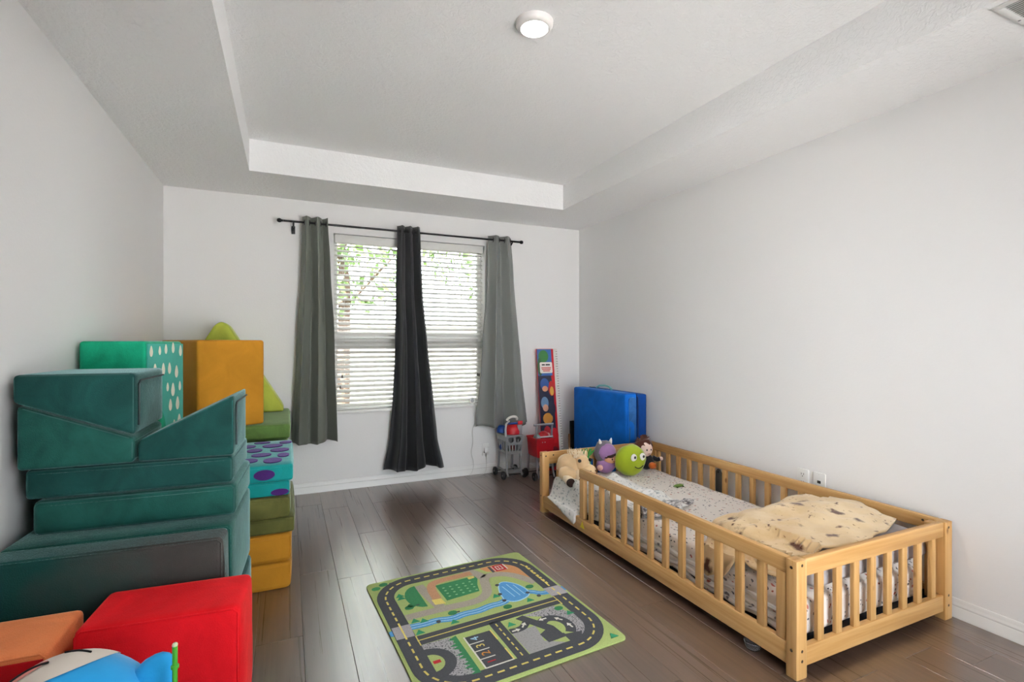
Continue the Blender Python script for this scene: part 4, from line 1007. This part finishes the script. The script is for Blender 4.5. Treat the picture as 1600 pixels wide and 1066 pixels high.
# ------------------------------------------------------------------ play rug
rug = thing('play_rug', 'green play rug printed with roads, pond and car park on the floor', 'rug', (.84, 2.186, .0005), math.radians(3.65))
RW, RH = .4436, .4937; RT = .0075
def rmat(name, h):
    k = NT('rug_' + name); v = k.coord('Object'); c = rgb(h); n = k.noise(v, 420, 2)
    k.set(Base_Color=k.ramp(n, [(.3, tuple(x * .72 for x in c[:3]) + (1,)), (.7, tuple(min(1, x * 1.2) for x in c[:3]) + (1,))]), Roughness=.95); k.bump(n, .4, .003); return k.m
def rgrav(name, a, c):
    k = NT('rug_' + name); v = k.coord('Object'); n = k.noise(v, 130, 3, .6)
    k.set(Base_Color=k.ramp(n, [(.40, rgb(a)), (.47, rgb(c))]), Roughness=.95); k.bump(k.noise(v, 420, 2), .4, .003); return k.m
RG, RR, RY_, RWt = rmat('green', 'a4b56e'), rmat('road', '43454a'), rmat('yellow', 'd8c56a'), rmat('white', 'd5d3c8')
RB, RBL, RDG, RTN, RGP, RSD, RRD, RPK = rmat('blue', '4d8fc4'), rmat('pale_blue', '9cc6dd'), rmat('dark_green', '2f7a4c'), rmat('tan', 'b98a68'), rmat('greypath', 'a39a8c'), rmat('sand', 'c4895a'), rmat('red', 'b01f26'), rmat('bridge', 'a9a3a6')
RGV = rgrav('gravel', '3c3c42', 'a3a0a2'); RGS = rgrav('grey_stone', '8f8d8c', '9c9a99')
obj('pile_base', prism(rrect(-RW, RW, -RH, RH, .03, 6), 0, RT, 'z', .002, 2), [RG], rug, True, local=True)
LZ = [0]
def flat(polys, name, mat, lay):
    if len(polys) > 1 and name in ('printed_bridge', 'printed_river_end', 'printed_tree', 'printed_rock'):
        for p in polys: flat([p], name, mat, lay)
        return
    bm = bmesh.new(); z = RT + .00025 * lay
    for p in polys:
        vs = [bm.verts.new((x, y, z)) for x, y in p]; ws = [bm.verts.new((x, y, RT - .001)) for x, y in p]; n = len(p)
        f = bm.faces.new(vs)
        for i in range(n): bm.faces.new((vs[i], ws[i], ws[(i + 1) % n], vs[(i + 1) % n]))
        if n > 4: bmesh.ops.triangulate(bm, faces=[f])
    o = obj(name, bm, mat, rug, False, local=True)
    if len(polys) > 1 and ('line' in name or name in ('printed_crops', 'printed_trunks', 'printed_arrow', 'printed_house_roof', 'printed_centre_chain', 'printed_pond_ripple', 'printed_river_ripple')): o['kind'] = 'stuff'
    return o
def stroke(pts, w, closed=False):
    out = []; n = len(pts); P = [Vector(p) for p in pts]; ws = w if isinstance(w, list) else [w] * n
    L, R = [], []
    for i in range(n):
        a = P[(i - 1) % n] if closed or i else P[i]; c = P[(i + 1) % n] if closed or i < n - 1 else P[i]
        d = (c - a).normalized(); q = Vector((-d.y, d.x)) * ws[i] / 2; L.append(P[i] + q); R.append(P[i] - q)
    for i in range(n if closed else n - 1):
        j = (i + 1) % n; out.append([tuple(L[i]), tuple(R[i]), tuple(R[j]), tuple(L[j])])
    return out
def dashes(pts, w, dl, gl, closed=False):
    P = [Vector(p) for p in pts] + ([Vector(pts[0])] if closed else []); out = []; acc = 0; on = True; cur = [P[0]]
    for a, c in zip(P, P[1:]):
        l = (c - a).length; pos = 0
        while pos < l:
            need = (dl if on else gl) - acc; st = min(need, l - pos); pos += st; acc += st; q = a + (c - a) * (pos / l)
            if on: cur.append(q)
            if acc >= (dl if on else gl) - 1e-6:
                if on and len(cur) > 1: out += stroke([tuple(v) for v in cur], w)
                on = not on; acc = 0; cur = [q]
    return out
def spl(p, it=2): return [(v.x, v.y) for v in smooth([(x, y, 0) for x, y in p], it)]
loop = rrect(-.388, .388, -.437, .437, .16, 10)
flat(stroke(loop, .082, True), 'printed_road', RR, 3)
flat(stroke([(-.352, -.101), (.352, -.093)], .066), 'printed_road', RR, 4)
flat(stroke([(-.008, -.12), (-.010, -.41)], .054), 'printed_road', RR, 4)
flat(dashes(rrect(-.388, .388, -.437, .437, .16, 10), .008, .03, .022, True), 'printed_lane_line', RY_, 6)
flat(stroke([(-.352, -.101), (.352, -.093)], .005) + stroke([(-.348, -.138), (-.348, -.062)], .005) + stroke([(.348, -.135), (.348, -.055)], .005), 'printed_lane_line', RY_, 6)
flat(dashes([(-.008, -.14), (-.010, -.41)], .006, .022, .016), 'printed_lane_line', RY_, 6)
# upper half: paths, farm, pond, river
gp_ = spl([(-.345, .094), (-.174, .093), (.0, .075), (.075, .12), (.10, .19), (.12, .27), (.166, .30), (.269, .262), (.345, .115)])
flat(stroke(gp_, .05), 'printed_path', RGP, 2); flat(stroke(spl([(.125, .29), (.10, .37), (.06, .40)]), .06), 'printed_path', RGP, 2)
flat(stroke([(-.205, .36), (-.19, .22), (-.175, .11)], .05) , 'printed_path', RGP, 2)
flat(stroke(spl([(-.165, .17), (-.158, .33), (-.10, .362), (.09, .362)]), .045), 'printed_brick_path', RTN, 3)
flat([[(-.19, .14), (-.14, .13), (-.145, .185), (-.192, .19)]], 'printed_flower_bed', RY_, 4)
flat([[(-.128, .318), (.09, .325), (.095, .29), (.068, .23), (.05, .165), (-.126, .152)]], 'printed_field', RDG, 3)
flat([circle(-.10 + .036 * i, .185 + .03 * j, .007, 8, .005) for i in range(5) for j in range(4)], 'printed_crops', rmat('crop', '86b487'), 4)
flat([[(.05, .30), (.085, .305), (.088, .325), (.05, .322)]], 'printed_hay', RY_, 5)
flat([[(-.225, .365)] + [(-.225 - .075 * math.sin(t), .255 + .11 * math.cos(t)) for t in [PI * i / 10 for i in range(1, 10)]] + [(-.225, .145)]], 'printed_garden', RDG, 3)
flat([[(.17, .34), (.15, .39), (.25, .395), (.31, .38), (.345, .32), (.347, .16), (.30, .24), (.24, .30)]], 'printed_sand', RSD, 1)
flat([[(.212, .315), (.285, .315), (.285, .385), (.212, .385)]], 'printed_house', RRD, 4)
flat([[(.196, .315), (.210, .315), (.210, .385), (.196, .385)]], 'printed_house_side', RR, 4)
flat(stroke([(.235, .33), (.235, .37), (.268, .37), (.268, .33), (.235, .33)], .006) + stroke([(.25, .33), (.25, .368)], .004) + stroke([(.289, .318), (.289, .382)], .006) + stroke([(.217, .318), (.217, .382)], .004), 'printed_house_roof', RWt, 5)
rv = spl([(-.347, .012), (-.28, .006), (-.224, .012), (-.16, -.012), (-.10, .004), (-.03, -.006), (.04, .012), (.10, .006), (.14, .03)])
flat(stroke(rv, .044), 'printed_river', RB, 3); flat(stroke([(x, y + .009) for x, y in rv], .005) + stroke([(x, y - .010) for x, y in rv], .005), 'printed_river_ripple', RBL, 4)
rv2 = spl([(.24, .05), (.28, .035), (.31, .0), (.347, -.006)])
flat(stroke(rv2, .036), 'printed_river', RB, 3); flat(stroke([(x, y + .006) for x, y in rv2], .004), 'printed_river_ripple', RBL, 4)
flat([[(-.443, .018), (-.428, .02), (-.428, -.022), (-.443, -.02)], [(.428, .01), (.443, .012), (.443, -.03), (.428, -.028)]], 'printed_river_end', RB, 3)
pond = spl([(.12, .02), (.13, .10), (.165, .185), (.20, .195), (.245, .15), (.268, .08), (.262, .02), (.22, -.005), (.16, -.015), (.12, .02)])[:-1]
flat([pond], 'printed_pond', RB, 5); flat(stroke(pond, .006, True) + stroke([(.17, .15), (.18, .03)], .004) + stroke([(.20, .16), (.21, .03)], .004) + stroke([(.228, .14), (.236, .03)], .004), 'printed_pond_ripple', RBL, 6)
flat([circle(x, y, .011, 10) for x, y in ((.155, .175), (.126, .085), (.118, .022), (.255, .035), (.29, -.015), (-.225, -.004))], 'printed_rock', RR, 7)
flat([[(-.425, .040), (-.345, .038), (-.350, -.060), (-.427, -.056)], [(.345, .034), (.432, .030), (.434, -.058), (.345, -.050)]], 'printed_bridge', RPK, 5)
flat(stroke([(-.388, .035), (-.388, -.055)], .006), 'printed_bridge_line', RY_, 7)
# trees
tr = [circle(x, y, .022, 12, .017) for x, y in ((-.306, .172), (-.29, .185), (-.143, .035), (.294, .085), (.106, -.036), (.311, -.160), (-.362, .452), (-.405, .425), (.385 - .5, .0 - 5))][:8]
fir = [[(x - .020, y - .012), (x + .020, y - .012), (x, y + .020)] for x, y in ((-.318, .301), (-.318, .275), (-.163, -.038), (-.281, .034), (-.317, .05), (-.324, -.045), (.228, -.03), (.334, -.215), (.395, -.452), (.050, -.175), (.10, .08))]
flat(tr, 'printed_tree', RDG, 8); flat(fir, 'printed_tree', rmat('fir', '2c8a60'), 8)
flat([[(x + .018, y + .002), (x + .018, y - .004), (x + .034, y - .004), (x + .034, y + .002)] for x, y in ((-.29, .178), (-.143, .033), (-.35, .452))], 'printed_trunks', RR, 8)
# lower half
flat([[(-.347, -.135), (-.222, -.138), (-.205, -.40), (-.347, -.40)]], 'printed_gravel', RGV, 1)
hd = [(-.197, -.14)] + [(-.197, -.405)] + [q for i in range(12) for q in ((-.236 + .012 * math.sin(i * 2), -.40 + i * .022), (-.214, -.389 + i * .022))]
flat([hd], 'printed_hedge', RDG, 4)
flat(stroke([(-.35 + .078 * math.cos(t), -.27 + .075 * math.sin(t)) for t in [-PI / 2 + PI * i / 14 for i in range(15)]], .046), 'printed_roundabout', RR, 5)
flat([[(-.347, -.325)] + [(-.347 + .052 * math.cos(t), -.27 + .055 * math.sin(t)) for t in [-PI / 2 + PI * i / 12 for i in range(1, 12)]] + [(-.347, -.215)]], 'printed_island', RG, 6)
flat([[(-.34, -.279), (-.31, -.279), (-.31, -.260), (-.34, -.260)]], 'printed_stop_mark', RRD, 8)
flat([[(-.170, -.172), (-.052, -.172), (-.052, -.392), (-.170, -.392)]], 'printed_car_park', RR, 4)
flat(stroke([(-.172, -.17), (-.172, -.394)], .006) + [q for i in range(1, 4) for q in stroke([(-.170, -.172 - .055 * i), (-.105, -.172 - .055 * i)], .005)] + stroke([(-.172, -.394), (-.05, -.394)], .006), 'printed_bay_line', RWt, 6)
flat(stroke([(-.05, -.17), (-.05, -.245)], .006) + stroke([(-.05, -.315), (-.05, -.394)], .006), 'printed_bay_line', RY_, 6)
flat([[(.022, -.235), (.14, -.232), (.13, -.30), (.118, -.345), (.20, -.40), (.022, -.405)]], 'printed_stone', RGS, 2)
flat([[(.13, -.14), (.30, -.128), (.347, -.23), (.346, -.32), (.30, -.39), (.26, -.395), (.28, -.25), (.20, -.18)]], 'printed_gravel', RGV, 2)
flat([[(.03, -.20), (.045, -.15), (.09, -.14), (.085, -.18), (.05, -.215)]], 'printed_island', RG, 3)
flat(stroke(spl([(.022, -.222), (.08, -.225), (.11, -.20), (.14, -.17)]), .036), 'printed_road', RR, 3)
flat([[(.09, -.145), (.13, -.135), (.21, -.27), (.225, -.36), (.13, -.365), (.125, -.30), (.165, -.28)]], 'printed_road', RR, 4.5)
flat(stroke([(.215 + .062 * math.cos(t), -.285 + .075 * math.sin(t)) for t in [-.9 + PI * 1.08 * i / 14 for i in range(15)]], .046), 'printed_roundabout', RR, 5)
flat([[(.212 + .042 * math.cos(t), -.285 + .052 * math.sin(t)) for t in [-PI / 2 + .1 + PI * i / 12 for i in range(13)]]], 'printed_island', RG, 6)
flat([[(.215, -.345), (.30, -.36), (.27, -.402), (.215, -.40)]], 'printed_road', RR, 3.5)
def arrow(x, y, a, s=.02):
    c, n = math.cos(a), math.sin(a); R = lambda p: (x + c * p[0] * s - n * p[1] * s, y + n * p[0] * s + c * p[1] * s)
    return [[R(p) for p in ((-1, -.18), (.1, -.18), (.1, .18), (-1, .18))], [R(p) for p in ((.1, -.6), (1, 0), (.1, .6))]]
flat(arrow(.05, -.226, 0) + arrow(.098, -.205, .8) + arrow(.195, -.205, PI) + arrow(.26, -.235, 2.2) + arrow(.278, -.30, 1.7), 'printed_arrow', RWt, 8)
flat(dashes([(.392, .30), (.392, .07)], .014, .018, .012), 'printed_centre_chain', RY_, 7)
def rtext(ch, x, y, size, mat, ang):
    cu = bpy.data.curves.new('digit', 'FONT'); cu.body = ch; cu.size = size; cu.align_x = 'CENTER'; cu.align_y = 'CENTER'; cu.extrude = .0004
    ob = bpy.data.objects.new('digit', cu); S.collection.objects.link(ob)
    me = bpy.data.meshes.new_from_object(ob.evaluated_get(bpy.context.evaluated_depsgraph_get())); bpy.data.objects.remove(ob)
    me.materials.clear(); me.materials.append(mat)
    o = bpy.data.objects.new('printed_digit', me); S.collection.objects.link(o); o.parent = rug
    o.location = (x, y, RT + .0022); o.rotation_euler = (0, 0, ang)
for ch, y, m in (('4', -.199, RBL), ('3', -.254, RY_), ('2', -.309, rmat('orange', 'd08a3c')), ('1', -.365, RRD)): rtext(ch, -.132, y, .052, m, PI / 2)

# ------------------------------------------------------------------ big blue plush and green stick in the near left corner
pl = thing('giant_plush', 'giant blue plush toy with cream face lying in front of red block', 'plush toy', (-.435, 1.36, 0))
PB = plain('blue_plush', '1593d2', .9, var=.08, sheen=.4, bump=.2, bscale=90); PC = plain('cream_plush', 'e0d6ca', .9, var=.03, sheen=.2); PP = plain('pink_plush', 'd98a80', .9)
PCt, PRd = Vector((-.435, 1.36, .288)), Vector((.205, .20, .288))
def onp(x, y, k=1.0):
    q = max(0, 1 - ((x - PCt.x) / PRd.x) ** 2 - ((y - PCt.y) / PRd.y) ** 2); return Vector((PCt.x + (x - PCt.x) * k, PCt.y + (y - PCt.y) * k, PCt.z + PRd.z * k * math.sqrt(q)))
obj('body', ball(PCt, tuple(PRd), sub=5), PB, pl)
def patch(name, cx, cy, rx, ry, mat, k, ang=0, n=40, m=10):
    bm = bmesh.new(); c = bm.verts.new(onp(cx, cy, k)); prev = None
    for j in range(1, m + 1):
        ring = []
        for i in range(n):
            t_ = 2 * PI * i / n; a, q = rx * j / m * math.cos(t_), ry * j / m * math.sin(t_)
            ring.append(bm.verts.new(onp(cx + a * math.cos(ang) - q * math.sin(ang), cy + a * math.sin(ang) + q * math.cos(ang), k)))
        for i in range(n):
            if prev is None: bm.faces.new((c, ring[i], ring[(i + 1) % n]))
            else: bm.faces.new((prev[i], ring[i], ring[(i + 1) % n], prev[(i + 1) % n]))
        prev = ring
    return obj(name, bm, mat, pl)
patch('face', -.475, 1.425, .120, .118, PC, 1.010, -.35)
patch('mouth', -.515, 1.355, .055, .018, PP, 1.018, .35)
obj('smile', tube([onp(-.555 + .012 * i, 1.345 + .004 * i - .001 * (i - 4) ** 2, 1.022) for i in range(9)], .0025, 6), BLK, pl)
obj('closed_eye', tube([onp(-.446 + .0085 * i, 1.405 - .0035 * i + .0012 * (3 - abs(i - 3)), 1.016) for i in range(7)], .0022, 6), BLK, pl)
b = bmesh.new(); pts = [(-.345, 1.36, .36), (-.33, 1.38, .455), (-.295, 1.39, .505), (-.262, 1.395, .528), (-.250, 1.393, .524), (-.25, 1.388, .49), (-.262, 1.38, .44), (-.285, 1.36, .37)]
obj('ear', ball((-.298, 1.375, .452), (.052, .034, .100), Matrix.Rotation(math.radians(28), 4, 'Y')), PB, pl)
gs = thing('green_stick', 'thin bright green plastic stick with a ring, upright before the red block', 'stick', (-.222, 1.285, 0))
GS = plain('green_stick_plastic', '3f9a28', .35)
obj('rod', tube([(-.222, 1.285, .012), (-.222, 1.285, .598)], .0052, 12), GS, gs)
obj('tip', ball((-.222, 1.285, .600), .0058, sub=2), plain('pale_tip', 'cfd6b4', .4), gs)
obj('ring', lathe([(.0052, -.004), (.0078, -.003), (.0078, .003), (.0052, .004)], 14, Matrix.Translation((-.222, 1.285, .553))), GS, gs)
obj('base', lathe([(0, 0), (.05, 0), (.05, .008), (.03, .012), (0, .014)], 24, Matrix.Translation((-.222, 1.285, 0))), GS, gs)
